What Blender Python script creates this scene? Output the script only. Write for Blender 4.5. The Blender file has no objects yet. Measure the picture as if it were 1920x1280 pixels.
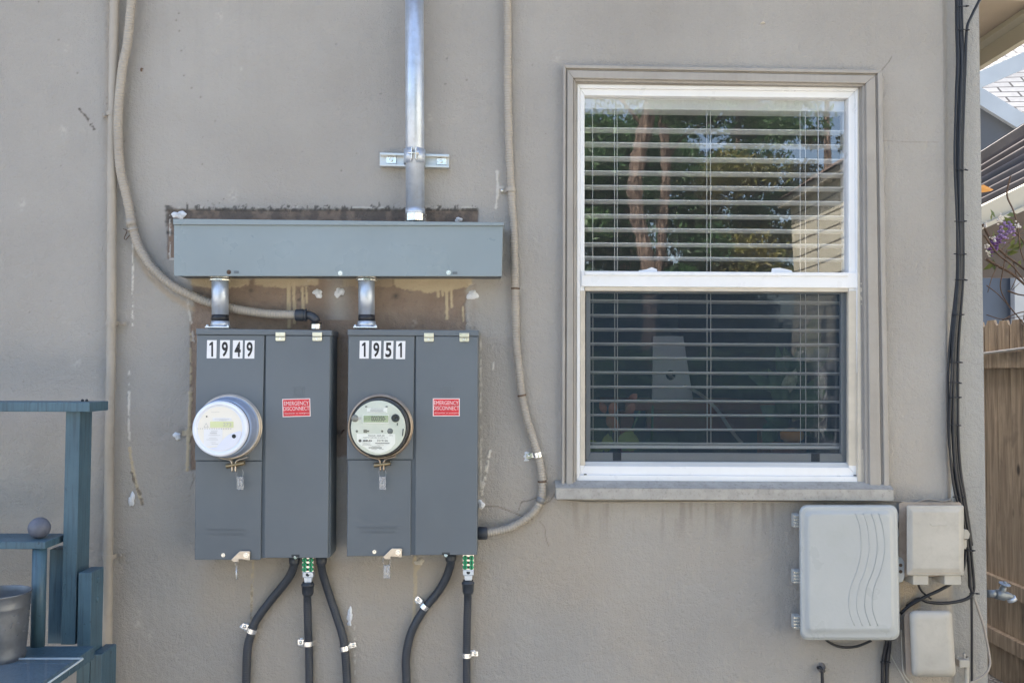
import bpy, math, random
import numpy as np
from mathutils import Vector, Matrix
random.seed(7); rng = np.random.RandomState(7)
C = bpy.context.scene
COL = C.collection
R = math.radians

# ------------------------------------------------------------------ camera
D = 2.6            # camera to wall
EYE = 1.75
LENS = 32.0
FPX = 1920 * LENS / 36.0
cam = bpy.data.cameras.new('camera'); cam.lens = LENS; cam.sensor_width = 36; cam.clip_end = 500; cam.clip_start = .02
co = bpy.data.objects.new('camera', cam); COL.objects.link(co); C.camera = co
YAW, PITCH, ROLL = R(1.45), R(2.0), R(0.28)
MR = (Matrix.Rotation(-YAW, 3, 'Z') @ Matrix.Rotation(math.pi/2 + PITCH, 3, 'X') @ Matrix.Rotation(ROLL, 3, 'Z'))
CAM = Vector((0, -D, EYE))
co.matrix_world = Matrix.Translation(CAM) @ MR.to_4x4()

# ------------------------------------------------------------------ sky, sun, exposure
SUN_EL, SUN_AZ = R(50), R(-36)         # azimuth from +Y towards +X
w = bpy.data.worlds.new('World'); C.world = w; w.use_nodes = True
nt = w.node_tree; nt.nodes.clear()
sky = nt.nodes.new('ShaderNodeTexSky'); sky.sky_type = 'NISHITA'; sky.sun_disc = False
sky.sun_elevation = SUN_EL; sky.sun_rotation = SUN_AZ; sky.air_density = 1.0; sky.dust_density = 3.0; sky.ozone_density = 0.6
bg = nt.nodes.new('ShaderNodeBackground'); bg.inputs['Strength'].default_value = 0.12
ow = nt.nodes.new('ShaderNodeOutputWorld')
nt.links.new(sky.outputs[0], bg.inputs[0]); nt.links.new(bg.outputs[0], ow.inputs[0])
sl = bpy.data.lights.new('sun', 'SUN'); sl.energy = 5.0; sl.angle = R(.5); sl.color = (1, .95, .86)
so = bpy.data.objects.new('sun', sl); COL.objects.link(so)
sdir = Vector((math.sin(SUN_AZ)*math.cos(SUN_EL), math.cos(SUN_AZ)*math.cos(SUN_EL), math.sin(SUN_EL)))
so.rotation_euler = sdir.to_track_quat('Z', 'Y').to_euler(); so.location = (0, 0, 12)
C.view_settings.view_transform = 'Standard'; C.view_settings.look = 'None'
C.view_settings.exposure = 2.2; C.view_settings.gamma = 1.0
C.cycles.max_bounces = 8; C.cycles.transparent_max_bounces = 16

# ------------------------------------------------------------------ measuring helpers
def ray(px, py):
    return MR @ Vector(((px-960)/FPX, -(py-640)/FPX, -1))
def P(px, py, d=0.0):
    """point of the plane y = -d (d metres in front of the wall face)"""
    r = ray(px, py); t = (D - d)/r.y
    return CAM + r*t
def PX(px, py, x):
    """point of the plane x = const"""
    r = ray(px, py); t = x/r.x
    return CAM + r*t
def PZ(px, py, z):
    r = ray(px, py); t = (z - EYE)/r.z
    return CAM + r*t
def S(n, d=0.0): return n/FPX*(D-d)
MRT = MR.transposed()
def to_px(x, y, z):
    vx, vy, vz = x-CAM.x, y-CAM.y, z-CAM.z
    a = MRT[0][0]*vx+MRT[0][1]*vy+MRT[0][2]*vz
    b = MRT[1][0]*vx+MRT[1][1]*vy+MRT[1][2]*vz
    c = MRT[2][0]*vx+MRT[2][1]*vy+MRT[2][2]*vz
    return 960 + FPX*a/(-c), 640 - FPX*b/(-c)

# ------------------------------------------------------------------ object helpers
def tag(o, label=None, cat=None, group=None, kind=None):
    if label: o['label'] = label
    if cat: o['category'] = cat
    if group: o['group'] = group
    if kind: o['kind'] = kind
    return o
WL = {}
def thing(name, loc, label, cat, group=None):
    o = bpy.data.objects.new(name, None); COL.objects.link(o); o.location = loc
    o.empty_display_size = .05; WL[o.name] = Vector(loc)
    return tag(o, label, cat, group)

class MB:
    def __init__(s): s.v = []; s.f = []; s.sm = []
    def add(s, vs, fs, smooth=False):
        b = len(s.v); s.v += [Vector(a) for a in vs]
        for f in fs: s.f.append(tuple(i+b for i in f)); s.sm.append(smooth)
        return s
    def box(s, x0, x1, y0, y1, z0, z1):
        return s.hexa([(x0,y0,z0),(x1,y0,z0),(x1,y0,z1),(x0,y0,z1)], [(x0,y1,z0),(x1,y1,z0),(x1,y1,z1),(x0,y1,z1)])
    def hexa(s, a, b):     # a = 4 front (y small), counter-clockwise seen from the camera; b = 4 back
        return s.add(list(a)+list(b), [(0,1,2,3),(7,6,5,4),(4,5,1,0),(5,6,2,1),(6,7,3,2),(7,4,0,3)])
    def ext(s, pts, depth, smooth=False):   # outline of Vectors, counter-clockwise seen from camera, extruded +y
        n = len(pts); d = Vector((0, depth, 0)) if not isinstance(depth, Vector) else depth
        fs = [tuple(range(n)), tuple(range(2*n-1, n-1, -1))]
        s.add(list(pts)+[Vector(p)+d for p in pts], fs)
        b = len(s.v)-2*n
        for i in range(n):
            j = (i+1) % n
            s.f.append((b+i, b+n+i, b+n+j, b+j)); s.sm.append(smooth)
        return s
    def q(s, x0, y0, x1, y1, d, back=0.0):     # rectangle given in photo pixels, lying d in front of the wall, thick to 'back'
        return s.pq([(x0,y1),(x1,y1),(x1,y0),(x0,y0)], d, back)
    def pq(s, px, d, back=0.0):                # polygon in photo pixels (ccw, bottom-left first)
        return s.ext([P(a, b, d) for a, b in px], d-back)
    def tube(s, pts, r, seg=14, caps=True, smooth=True):
        pts = [Vector(p) for p in pts]; n = len(pts)
        rs = r if hasattr(r, '__len__') else [r]*n
        up = Vector((0, -1, 0)); base = len(s.v); prev = None
        for i in range(n):
            t = (pts[min(i+1, n-1)] - pts[max(i-1, 0)]).normalized()
            if prev is None:
                a = up - t*up.dot(t)
                if a.length < .05: a = Vector((1, 0, 0)) - t*t.x
            else: a = prev - t*prev.dot(t)
            a.normalize(); prev = a; b = t.cross(a)
            for k in range(seg):
                an = 2*math.pi*k/seg
                s.v.append(pts[i] + (a*math.cos(an) + b*math.sin(an))*rs[i])
        for i in range(n-1):
            for k in range(seg):
                k2 = (k+1) % seg
                s.f.append((base+i*seg+k, base+i*seg+k2, base+(i+1)*seg+k2, base+(i+1)*seg+k)); s.sm.append(smooth)
        if caps:
            s.f.append(tuple(base+k for k in range(seg-1, -1, -1))); s.sm.append(False)
            s.f.append(tuple(base+(n-1)*seg+k for k in range(seg))); s.sm.append(False)
        return s
    def cyl(s, p0, p1, r, r1=None, seg=20, smooth=True):
        return s.tube([p0, p1], [r, r if r1 is None else r1], seg, True, smooth)
    def lathe(s, prof, origin, axis, seg=40, smooth=True):   # prof: (along axis, radius)
        o = Vector(origin); a = Vector(axis).normalized()
        return s.tube_rings([(o + a*h, r) for h, r in prof], a, seg, smooth)
    def tube_rings(s, rings, a, seg, smooth=True):
        u = a.orthogonal().normalized(); v = a.cross(u); base = len(s.v)
        for c, r in rings:
            for k in range(seg):
                an = 2*math.pi*k/seg; s.v.append(c + (u*math.cos(an)+v*math.sin(an))*max(r, 1e-5))
        for i in range(len(rings)-1):
            for k in range(seg):
                k2 = (k+1) % seg
                s.f.append((base+i*seg+k, base+i*seg+k2, base+(i+1)*seg+k2, base+(i+1)*seg+k)); s.sm.append(smooth)
        return s
    def ball(s, c, r, seg=24, rings=14, sq=(1,1,1)):
        c = Vector(c); base = len(s.v)
        for i in range(rings+1):
            ph = math.pi*i/rings
            for k in range(seg):
                th = 2*math.pi*k/seg
                s.v.append(c + Vector((math.sin(ph)*math.cos(th)*r*sq[0], math.sin(ph)*math.sin(th)*r*sq[1], math.cos(ph)*r*sq[2])))
        for i in range(rings):
            for k in range(seg):
                k2 = (k+1) % seg
                s.f.append((base+i*seg+k, base+(i+1)*seg+k, base+(i+1)*seg+k2, base+i*seg+k2)); s.sm.append(True)
        return s
    def build(s, name, mat, parent=None, bevel=0, label=None, seg=2):
        me = bpy.data.meshes.new(name)
        if parent is not None: off = WL[parent.name]
        else:
            xs = [v.x for v in s.v]; ys = [v.y for v in s.v]; zs = [v.z for v in s.v]
            off = Vector(((min(xs)+max(xs))/2, (min(ys)+max(ys))/2, min(zs)))
        me.from_pydata([tuple(v-off) for v in s.v], [], s.f)
        me.polygons.foreach_set('use_smooth', s.sm)
        me.materials.append(mat); me.update()
        o = bpy.data.objects.new(name, me); COL.objects.link(o)
        if parent is not None: o.parent = parent
        else: o.location = off
        WL[o.name] = off
        if bevel:
            b = o.modifiers.new('bevel', 'BEVEL'); b.width = bevel; b.segments = seg; b.limit_method = 'ANGLE'; b.angle_limit = R(40)
            b.harden_normals = False
        if label: o['label'] = label
        return o

def spline(pts, step=4.0):
    """Catmull-Rom through pixel points, resampled at about 'step' pixels"""
    p = [np.array(a, float) for a in pts]; p = [2*p[0]-p[1]] + p + [2*p[-1]-p[-2]]
    out = []
    for i in range(1, len(p)-2):
        for t in np.linspace(0, 1, 24, endpoint=False):
            out.append(.5*((2*p[i]) + (-p[i-1]+p[i+1])*t + (2*p[i-1]-5*p[i]+4*p[i+1]-p[i+2])*t*t + (-p[i-1]+3*p[i]-3*p[i+1]+p[i+2])*t**3))
    out.append(p[-2]); out = np.array(out)
    L = np.concatenate([[0], np.cumsum(np.linalg.norm(np.diff(out[:, :2], axis=0), axis=1))])
    n = max(2, int(L[-1]/step)); s = np.linspace(0, L[-1], n+1)
    return [tuple(np.interp(s, L, out[:, k])[i] for k in range(out.shape[1])) for i in range(n+1)]
def path(pts, d, step=4.0):
    """pixel path -> world points; a third value in a point is its own distance from the wall"""
    pts = [p if len(p) == 3 else (p[0], p[1], d) for p in pts]
    return [P(a, b, c) for a, b, c in spline(pts, step)]

# ------------------------------------------------------------------ materials
def srgb(r, g, b):
    f = lambda c: (c/255/12.92) if c <= 10 else ((c/255+.055)/1.055)**2.4
    return (f(r), f(g), f(b), 1)
def lin(r, g, b): return (r, g, b, 1)
class N:
    def __init__(s, m): s.t = m.node_tree; s.n = s.t.nodes; s.l = s.t.links
    def new(s, typ, **kw):
        n = s.n.new('ShaderNode'+typ)
        for k, v in kw.items():
            if k.startswith('_'): setattr(n, k[1:], v)
            else: n.inputs[k.replace('__', ' ')].default_value = v
        return n
    def link(s, a, b): s.l.new(a, b)
    def mix(s, fac, a, b, mode='MIX'):
        n = s.n.new('ShaderNodeMix'); n.data_type = 'RGBA'; n.blend_type = mode
        for sock, val in ((n.inputs[0], fac), (n.inputs[6], a), (n.inputs[7], b)):
            if hasattr(val, 'links'): s.link(val, sock)
            else: sock.default_value = val
        return n.outputs[2]
    def ramp(s, src, lo, hi, a=0., b=1.):
        n = s.n.new('ShaderNodeMapRange'); n.inputs[1].default_value = lo; n.inputs[2].default_value = hi
        n.inputs[3].default_value = a; n.inputs[4].default_value = b; s.link(src, n.inputs[0]); return n.outputs[0]
    def math(s, op, a, b=0.):
        n = s.n.new('ShaderNodeMath'); n.operation = op
        for sock, val in ((n.inputs[0], a), (n.inputs[1], b)):
            if hasattr(val, 'links'): s.link(val, sock)
            else: sock.default_value = val
        return n.outputs[0]
    def noise(s, scale, detail=4, rough=.55, coord=None, dist=0.):
        n = s.new('TexNoise', Scale=scale, Detail=detail, Roughness=rough, Distortion=dist)
        if coord is None: coord = s.coord()
        s.link(coord, n.inputs['Vector']); return n.outputs[0]
    def coord(s, scale=None):
        if not hasattr(s, 'geo'): s.geo = s.n.new('ShaderNodeNewGeometry')
        if scale is None: return s.geo.outputs['Position']
        m = s.new('Mapping'); m.inputs['Scale'].default_value = scale; s.link(s.geo.outputs['Position'], m.inputs[0]); return m.outputs[0]
def mat(name, col, rough=.5, metal=0., var=.08, vs=6., bump=0., bs=200., spec=.5, dirt=None, dirt_amt=0., streak=0.):
    m = bpy.data.materials.new(name); m.use_nodes = True; n = N(m); p = n.n['Principled BSDF']
    c = n.mix(n.ramp(n.noise(vs, 5), .3, .7), tuple(x*(1-var) for x in col[:3])+(1,), tuple(min(1, x*(1+var)) for x in col[:3])+(1,))
    if dirt_amt:
        f = n.ramp(n.noise(vs*3.1, 6, .65), .52, .72, 0, dirt_amt)
        c = n.mix(f, c, dirt or lin(.08, .07, .06))
    if streak:
        f = n.ramp(n.noise(1, 5, .6, n.coord((90, 90, 3))), .45, .75, 0, streak)
        c = n.mix(f, c, tuple(x*.45 for x in col[:3])+(1,))
    n.link(c, p.inputs['Base Color'])
    n.link(n.ramp(n.noise(vs*2.3, 4), .3, .7, max(.02, rough-.07), min(1, rough+.07)), p.inputs['Roughness'])
    p.inputs['Metallic'].default_value = metal; p.inputs['Specular IOR Level'].default_value = spec
    if bump:
        b = n.new('Bump', Strength=1.0, Distance=bump); n.link(n.noise(bs, 3), b.inputs['Height']); n.link(b.outputs[0], p.inputs['Normal'])
    return m

M = {}
M['panel'] = mat('grey enamel', lin(.118,.138,.158), .42, 0, .12, 2, .0025, 7, .45, lin(.2,.2,.19), .06)
M['panel2'] = mat('grey enamel of cabinet sides', lin(.10,.125,.15), .5, 0, .05, 3, .0004, 300)
M['trough'] = mat('reflection lightened grey enamel', lin(.235,.28,.305), .30, 0, .05, 3, .003, 6, .5, lin(.16,.19,.21), 0)  # same grey paint as the panels, lightened for the reflection it catches
M['dark_gap'] = mat('shadow gap metal', lin(.03,.035,.04), .6)
M['galv'] = mat('galvanised steel', lin(.54,.60,.69), .38, .6, .12, 25, .0002, 120, .5, lin(.35,.36,.38), .35, .25)
M['zinc'] = mat('bright zinc', lin(.75,.74,.70), .26, .9, .06, 40)
M['zinc_y'] = mat('yellow zinc', lin(.72,.68,.55), .33, .85, .08, 40)
M['steelbright'] = mat('bright strap steel', lin(.85,.86,.88), .22, .9, .05, 30)
M['rustscrew'] = mat('rusty screw', lin(.12,.08,.06), .6, .5)
M['brass'] = mat('brass', lin(.30,.24,.15), .4, .9, .15, 60)
M['bronze'] = mat('tarnished ring steel', lin(.42,.34,.27), .38, .8, .2, 30)
M['ringlight'] = mat('pale ring steel', lin(.56,.50,.43), .35, .75, .12, 30)
M['tape'] = mat('black tape', lin(.012,.014,.02), .4)
M['blackpvc'] = mat('charcoal plastic', lin(.035,.042,.055), .42, 0, .15, 20)
M['blackcable'] = mat('black cable', lin(.012,.014,.02), .42, 0, .1, 20)
M['whitecable'] = mat('white cable', lin(.5,.48,.43), .5, 0, .1, 20)
M['greycable'] = mat('painted thin cable', lin(.34,.30,.26), .6)
M['painted'] = mat('taupe painted conduit', lin(.36,.325,.28), .5, 0, .07, 8, .0004, 90, .4, lin(.24,.2,.15), .3)
M['blackface'] = mat('black numeral vinyl', lin(.015,.014,.016), .5)
M['stickerwhite'] = mat('white vinyl', lin(.78,.78,.8), .45, 0, .03)
M['red'] = mat('red label vinyl', lin(.62,.03,.045), .3, 0, .15, 60)
M['redprint'] = mat('white label print', lin(.85,.72,.72), .4)
M['meterface'] = mat('meter face plastic', lin(.60,.64,.55), .5, 0, .03, 10)
M['meterlabel'] = mat('meter paper label', lin(.78,.80,.74), .5, 0, .02)
M['lcd'] = mat('lcd green grey', lin(.33,.42,.26), .25, 0, .04)
M['lcdpale'] = mat('lcd pale yellow', lin(.66,.70,.40), .25, 0, .04)
M['ink'] = mat('grey ink', lin(.05,.055,.05), .6)
M['inkpale'] = mat('faded ink', lin(.45,.44,.43), .6)
M['meterblue'] = mat('milky meter cover', lin(.78,.82,.92), .16, 0, .03, 10, spec=.7)
M['meterrib'] = mat('milky meter side', lin(.36,.46,.66), .2, 0, .1, 20, spec=.7)
M['meterbeige'] = mat('pale meter face', lin(.82,.78,.70), .4, 0, .03)
M['meterlav'] = mat('meter lower plate', lin(.72,.74,.84), .35, 0, .03)
M['rubber'] = mat('dark rubber', lin(.015,.02,.025), .5)
M['greenscrew'] = mat('green terminal screw', lin(.02,.36,.17), .4, .2)
M['vinyl'] = mat('white vinyl frame', lin(.76,.77,.79), .32, 0, .02, 8, .0001, 60, .5, lin(.5,.46,.38), .08)
M['screenframe'] = mat('grey screen frame', lin(.30,.32,.34), .4, .3)
M['cream'] = mat('cream inner strip', lin(.55,.50,.42), .6, 0, .1, 20)
M['slat'] = mat('white blind slat', lin(.76,.79,.80), .4, 0, .02)
M['slat'].node_tree.nodes['Principled BSDF'].inputs['Transmission Weight'].default_value = 0
def translucent(m, f):
    n = N(m); p = n.n['Principled BSDF']; t = n.new('BsdfTranslucent', Color=(.95,.95,.92,1)); x = n.new('MixShader', Fac=f)
    n.link(p.outputs[0], x.inputs[1]); n.link(t.outputs[0], x.inputs[2]); n.link(x.outputs[0], n.n['Material Output'].inputs[0])
translucent(M['slat'], .35)
M['cord'] = mat('blind cord', lin(.6,.6,.58), .8)
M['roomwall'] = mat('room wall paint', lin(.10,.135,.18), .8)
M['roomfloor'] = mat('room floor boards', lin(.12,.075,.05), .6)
M['board'] = mat('grey board', lin(.8,.82,.84), .7)
M['wood'] = mat('dark red wood', lin(.24,.09,.06), .5)
M['leafin'] = mat('indoor leaf', lin(.06,.13,.065), .4, 0, .3, 30)
M['leafpale'] = mat('variegated leaf', lin(.4,.45,.3), .5, 0, .4, 60)
M['leafyellow'] = mat('yellow green leaf', lin(.25,.32,.08), .5, 0, .2, 40)
M['terra'] = mat('terracotta', lin(.40,.17,.11), .7, 0, .15, 30)
M['orange'] = mat('orange glaze', lin(.8,.35,.06), .5)
M['white'] = mat('caulk white', lin(.72,.74,.78), .45, 0, .05, 60, .001, 160)
M['caulkcream'] = mat('caulk cream', lin(.6,.54,.45), .6, 0, .1, 60, .001, 160)
M['boxgrey'] = mat('pale grey plastic', lin(.40,.42,.425), .32, 0, .04, 5, .0003, 100, .45, lin(.3,.32,.3), .2)
M['boxbeige'] = mat('beige painted plastic', lin(.415,.395,.355), .5, 0, .10, 9, .0004, 80, .4, lin(.25,.22,.19), .25)
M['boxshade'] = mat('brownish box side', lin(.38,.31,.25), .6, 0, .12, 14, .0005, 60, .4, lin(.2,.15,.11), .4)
M['bucket'] = mat('bucket zinc', lin(.17,.18,.195), .45, .6, .22, 22, .0006, 60, .5, lin(.2,.21,.22), .5)
M['ballm'] = mat('weathered globe', lin(.12,.13,.165), .6, .1, .15, 40)
M['faucet'] = mat('painted brass tap', lin(.20,.225,.25), .4, .5, .15, 40)
M['sidewall'] = mat('side wall stucco', lin(.38,.35,.31), .8)
M['soffit'] = mat('soffit paint', lin(.42,.35,.27), .7, 0, .1, 3)
M['fasciacream'] = mat('cream fascia', lin(.52,.48,.38), .6, 0, .05, 3)
M['fasciablue'] = mat('pale blue fascia', lin(.45,.48,.50), .6, 0, .05, 3)
M['darkgable'] = mat('slate gable wall', lin(.085,.09,.10), .7, 0, .06, 2)
M['bluewall'] = mat('blue grey wall', lin(.10,.13,.18), .7, 0, .08, 2)
M['brownboard'] = mat('weathered brown board', lin(.085,.072,.066), .75, 0, .15, 4, .001, 40)
M['twig'] = mat('brown twig', lin(.13,.085,.06), .8, 0, .3, 40)
M['bud'] = mat('pale seed fluff', lin(.75,.7,.65), .9)
M['petal'] = mat('purple petals', lin(.26,.17,.36), .7, 0, .4, 60)
M['petaldark'] = mat('dark purple petals', lin(.13,.05,.2), .6, 0, .35, 60)
def barkmat():
    m = bpy.data.materials.new('stringy bark'); m.use_nodes = True; n = N(m); p = n.n['Principled BSDF']
    g = n.noise(1, 6, .65, n.coord((34, 34, 3)), 1.0)
    c = n.mix(n.ramp(g, .38, .62), lin(.045,.032,.025), lin(.30,.215,.165)); n.link(c, p.inputs['Base Color']); p.inputs['Roughness'].default_value = .9
    b = n.new('Bump', Strength=1, Distance=.03); n.link(g, b.inputs['Height']); n.link(b.outputs[0], p.inputs['Normal']); return m
M['bark'] = barkmat()
M['carpaint'] = mat('concrete', lin(.32,.3,.27), .85, 0, .1, 1)

def leafmat(name, a, b):
    m = bpy.data.materials.new(name); m.use_nodes = True; n = N(m); p = n.n['Principled BSDF']
    c = n.mix(n.ramp(n.noise(1.4, 3), .35, .65), a, b)
    c = n.mix(n.ramp(n.noise(9, 2), .35, .7), c, tuple(x*.45 for x in a[:3])+(1,))
    n.link(c, p.inputs['Base Color']); p.inputs['Roughness'].default_value = .5
    tr = n.new('BsdfTranslucent'); n.link(c, tr.inputs[0]); mx = n.new('MixShader', Fac=.35)
    n.link(p.outputs[0], mx.inputs[1]); n.link(tr.outputs[0], mx.inputs[2]); n.link(mx.outputs[0], n.n['Material Output'].inputs[0]); return m
M['leafgreen'] = leafmat('dark green foliage', lin(.05,.125,.045), lin(.10,.21,.06))
M['leafgold'] = leafmat('golden green foliage', lin(.14,.17,.04), lin(.28,.22,.06))

def wood_paint():
    m = bpy.data.materials.new('teal painted wood'); m.use_nodes = True; n = N(m); p = n.n['Principled BSDF']
    g = n.noise(1, 6, .65, n.coord((160, 160, 7)))
    c = n.mix(n.ramp(n.noise(9, 5), .3, .7), lin(.050,.102,.140), lin(.074,.142,.188))
    c = n.mix(n.ramp(g, .50, .66, 0, .7), c, lin(.030,.055,.075))
    c = n.mix(n.ramp(n.noise(55, 4, .7), .66, .70, 0, .8), c, lin(.02,.03,.04))
    n.link(c, p.inputs['Base Color']); p.inputs['Roughness'].default_value = .5
    b = n.new('Bump', Strength=1, Distance=.0012); n.link(g, b.inputs['Height']); n.link(b.outputs[0], p.inputs['Normal']); return m
M['teal'] = wood_paint()

def fence_wood():
    m = bpy.data.materials.new('weathered cedar'); m.use_nodes = True; n = N(m); p = n.n['Principled BSDF']
    oi = n.new('ObjectInfo')
    off = n.new('VectorMath', _operation='ADD'); n.link(n.coord((30, 30, 2.2)), off.inputs[0])
    cmb = n.new('CombineXYZ'); n.link(n.math('MULTIPLY', oi.outputs['Random'], 37.), cmb.inputs[2]); n.link(cmb.outputs[0], off.inputs[1])
    g = n.noise(1, 7, .65, off.outputs[0], .8)
    c = n.mix(n.ramp(g, .3, .7), lin(.22,.155,.10), lin(.60,.46,.31))
    c = n.mix(n.ramp(n.noise(3.1, 4), .58, .7, 0, .65), c, lin(.06,.045,.04))
    v = n.new('TexVoronoi', Scale=1.0); v.inputs['Vector'].default_value = (0,0,0)
    n.link(n.coord((5, 5, 2.6)), v.inputs['Vector'])
    c = n.mix(n.ramp(v.outputs['Distance'], .05, .12, .9, 0.), c, lin(.03,.02,.015))
    n.link(c, p.inputs['Base Color']); p.inputs['Roughness'].default_value = .8
    b = n.new('Bump', Strength=1, Distance=.004); n.link(g, b.inputs['Height']); n.link(b.outputs[0], p.inputs['Normal']); return m
M['cedar'] = fence_wood()

def glassmat(name, ior, tint=(1,1,1,1), wav=.0006, haze=0.03, rough=0.0):
    m = bpy.data.materials.new(name); m.use_nodes = True; n = N(m); n.n.remove(n.n['Principled BSDF'])
    tr = n.new('BsdfTransparent', Color=tint); gl = n.new('BsdfGlossy', Roughness=rough); fr = n.new('Fresnel', IOR=ior)
    df = n.new('BsdfDiffuse', Color=(.6,.6,.6,1))
    ge = n.n.new('ShaderNodeNewGeometry'); n.link(n.ramp(ge.outputs['Backfacing'], 0, 1, ior, 1/ior), fr.inputs['IOR'])   # the same reflectance from both sides
    b = n.new('Bump', Strength=1, Distance=wav); n.link(n.noise(3.0, 1), b.inputs['Height']); n.link(b.outputs[0], gl.inputs['Normal'])
    m0 = n.new('MixShader', Fac=haze); n.link(tr.outputs[0], m0.inputs[1]); n.link(df.outputs[0], m0.inputs[2])  # even diffuse haze mixed into the clear part
    mx = n.new('MixShader'); n.link(fr.outputs[0], mx.inputs[0]); n.link(m0.outputs[0], mx.inputs[1]); n.link(gl.outputs[0], mx.inputs[2])
    n.link(mx.outputs[0], n.n['Material Output'].inputs[0]); return m
M['glass'] = glassmat('window glass', 2.4, haze=.04)  # diffuse share stands in for the hazy veil over the upper pane
M['glasslow'] = glassmat('lower window glass', 1.9)
M['acrylic'] = glassmat('clear acrylic', 1.18, (.9,.94,.97,1), 0, .08)
M['acrylicedge'] = mat('acrylic edge', lin(.55,.62,.66), .2)
M['meterglass'] = glassmat('meter glass', 1.45, (1,1,1,1), 0, .02)
M['seal'] = glassmat('clear seal plastic', 1.6, (.85,.88,.92,1), 0, .22, .1)
def screenmat():
    m = bpy.data.materials.new('insect screen mesh'); m.use_nodes = True; n = N(m); n.n.remove(n.n['Principled BSDF'])
    tr = n.new('BsdfTransparent'); df = n.new('BsdfDiffuse', Color=(.035,.055,.08,1)); mx = n.new('MixShader', Fac=.4)
    n.link(tr.outputs[0], mx.inputs[1]); n.link(df.outputs[0], mx.inputs[2]); n.link(mx.outputs[0], n.n['Material Output'].inputs[0]); return m
M['screen'] = screenmat()

def shingles(name, col, dark, scale, squash):
    m = bpy.data.materials.new(name); m.use_nodes = True; n = N(m); p = n.n['Principled BSDF']
    br = n.new('TexBrick', Scale=1.0); br.inputs['Color1'].default_value = col; br.inputs['Color2'].default_value = tuple(x*.82 for x in col[:3])+(1,)
    br.inputs['Mortar'].default_value = dark; br.inputs['Mortar Size'].default_value = .016; br.inputs['Brick Width'].default_value = .3*scale; br.inputs['Row Height'].default_value = .14*scale
    mp = n.new('Mapping'); mp.inputs['Rotation'].default_value = (math.pi/2, 0, 0); mp.inputs['Scale'].default_value = (1, squash, squash)
    tc = n.n.new('ShaderNodeTexCoord'); n.link(tc.outputs['Object'], mp.inputs[0]); n.link(mp.outputs[0], br.inputs['Vector'])
    c = n.mix(n.ramp(n.noise(14, 4), .3, .7, 0, .25), br.outputs[0], dark)
    n.link(c, p.inputs['Base Color']); p.inputs['Roughness'].default_value = .9; return m
M['shingle'] = shingles('pale roof shingles', lin(.33,.32,.31), lin(.05,.045,.045), 1.5, 2.0)
M['shinglebrown'] = shingles('brown roof shingles', lin(.22,.15,.11), lin(.08,.06,.05), 1.0, 1.0)

def siding():
    m = bpy.data.materials.new('cream lap siding'); m.use_nodes = True; n = N(m); p = n.n['Principled BSDF']
    sp = n.n.new('ShaderNodeSeparateXYZ'); n.link(n.coord(), sp.inputs[0])
    f = n.math('FRACT', n.math('MULTIPLY', sp.outputs[2], 1/.20))
    c = n.mix(n.ramp(f, .05, .16, 1, 0), lin(.86,.80,.64), lin(.12,.10,.07))
    n.link(c, p.inputs['Base Color']); p.inputs['Roughness'].default_value = .6
    b = n.new('Bump', Strength=1, Distance=.02); n.link(f, b.inputs['Height']); n.link(b.outputs[0], p.inputs['Normal']); return m
M['siding'] = siding()

def ground_mat():
    m = bpy.data.materials.new('gravel ground'); m.use_nodes = True; n = N(m); p = n.n['Principled BSDF']
    v = n.new('TexVoronoi', Scale=45.0); n.link(n.coord(), v.inputs['Vector'])
    c = n.mix(n.ramp(n.noise(2, 5), .3, .7), lin(.34,.31,.27), lin(.46,.43,.38))
    c = n.mix(n.ramp(v.outputs['Distance'], .25, .6, 0, .7), c, lin(.08,.07,.06))
    n.link(c, p.inputs['Base Color']); p.inputs['Roughness'].default_value = .9
    b = n.new('Bump', Strength=1, Distance=.012); n.link(v.outputs['Distance'], b.inputs['Height']); n.link(b.outputs[0], p.inputs['Normal']); return m
M['ground'] = ground_mat()

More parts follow.
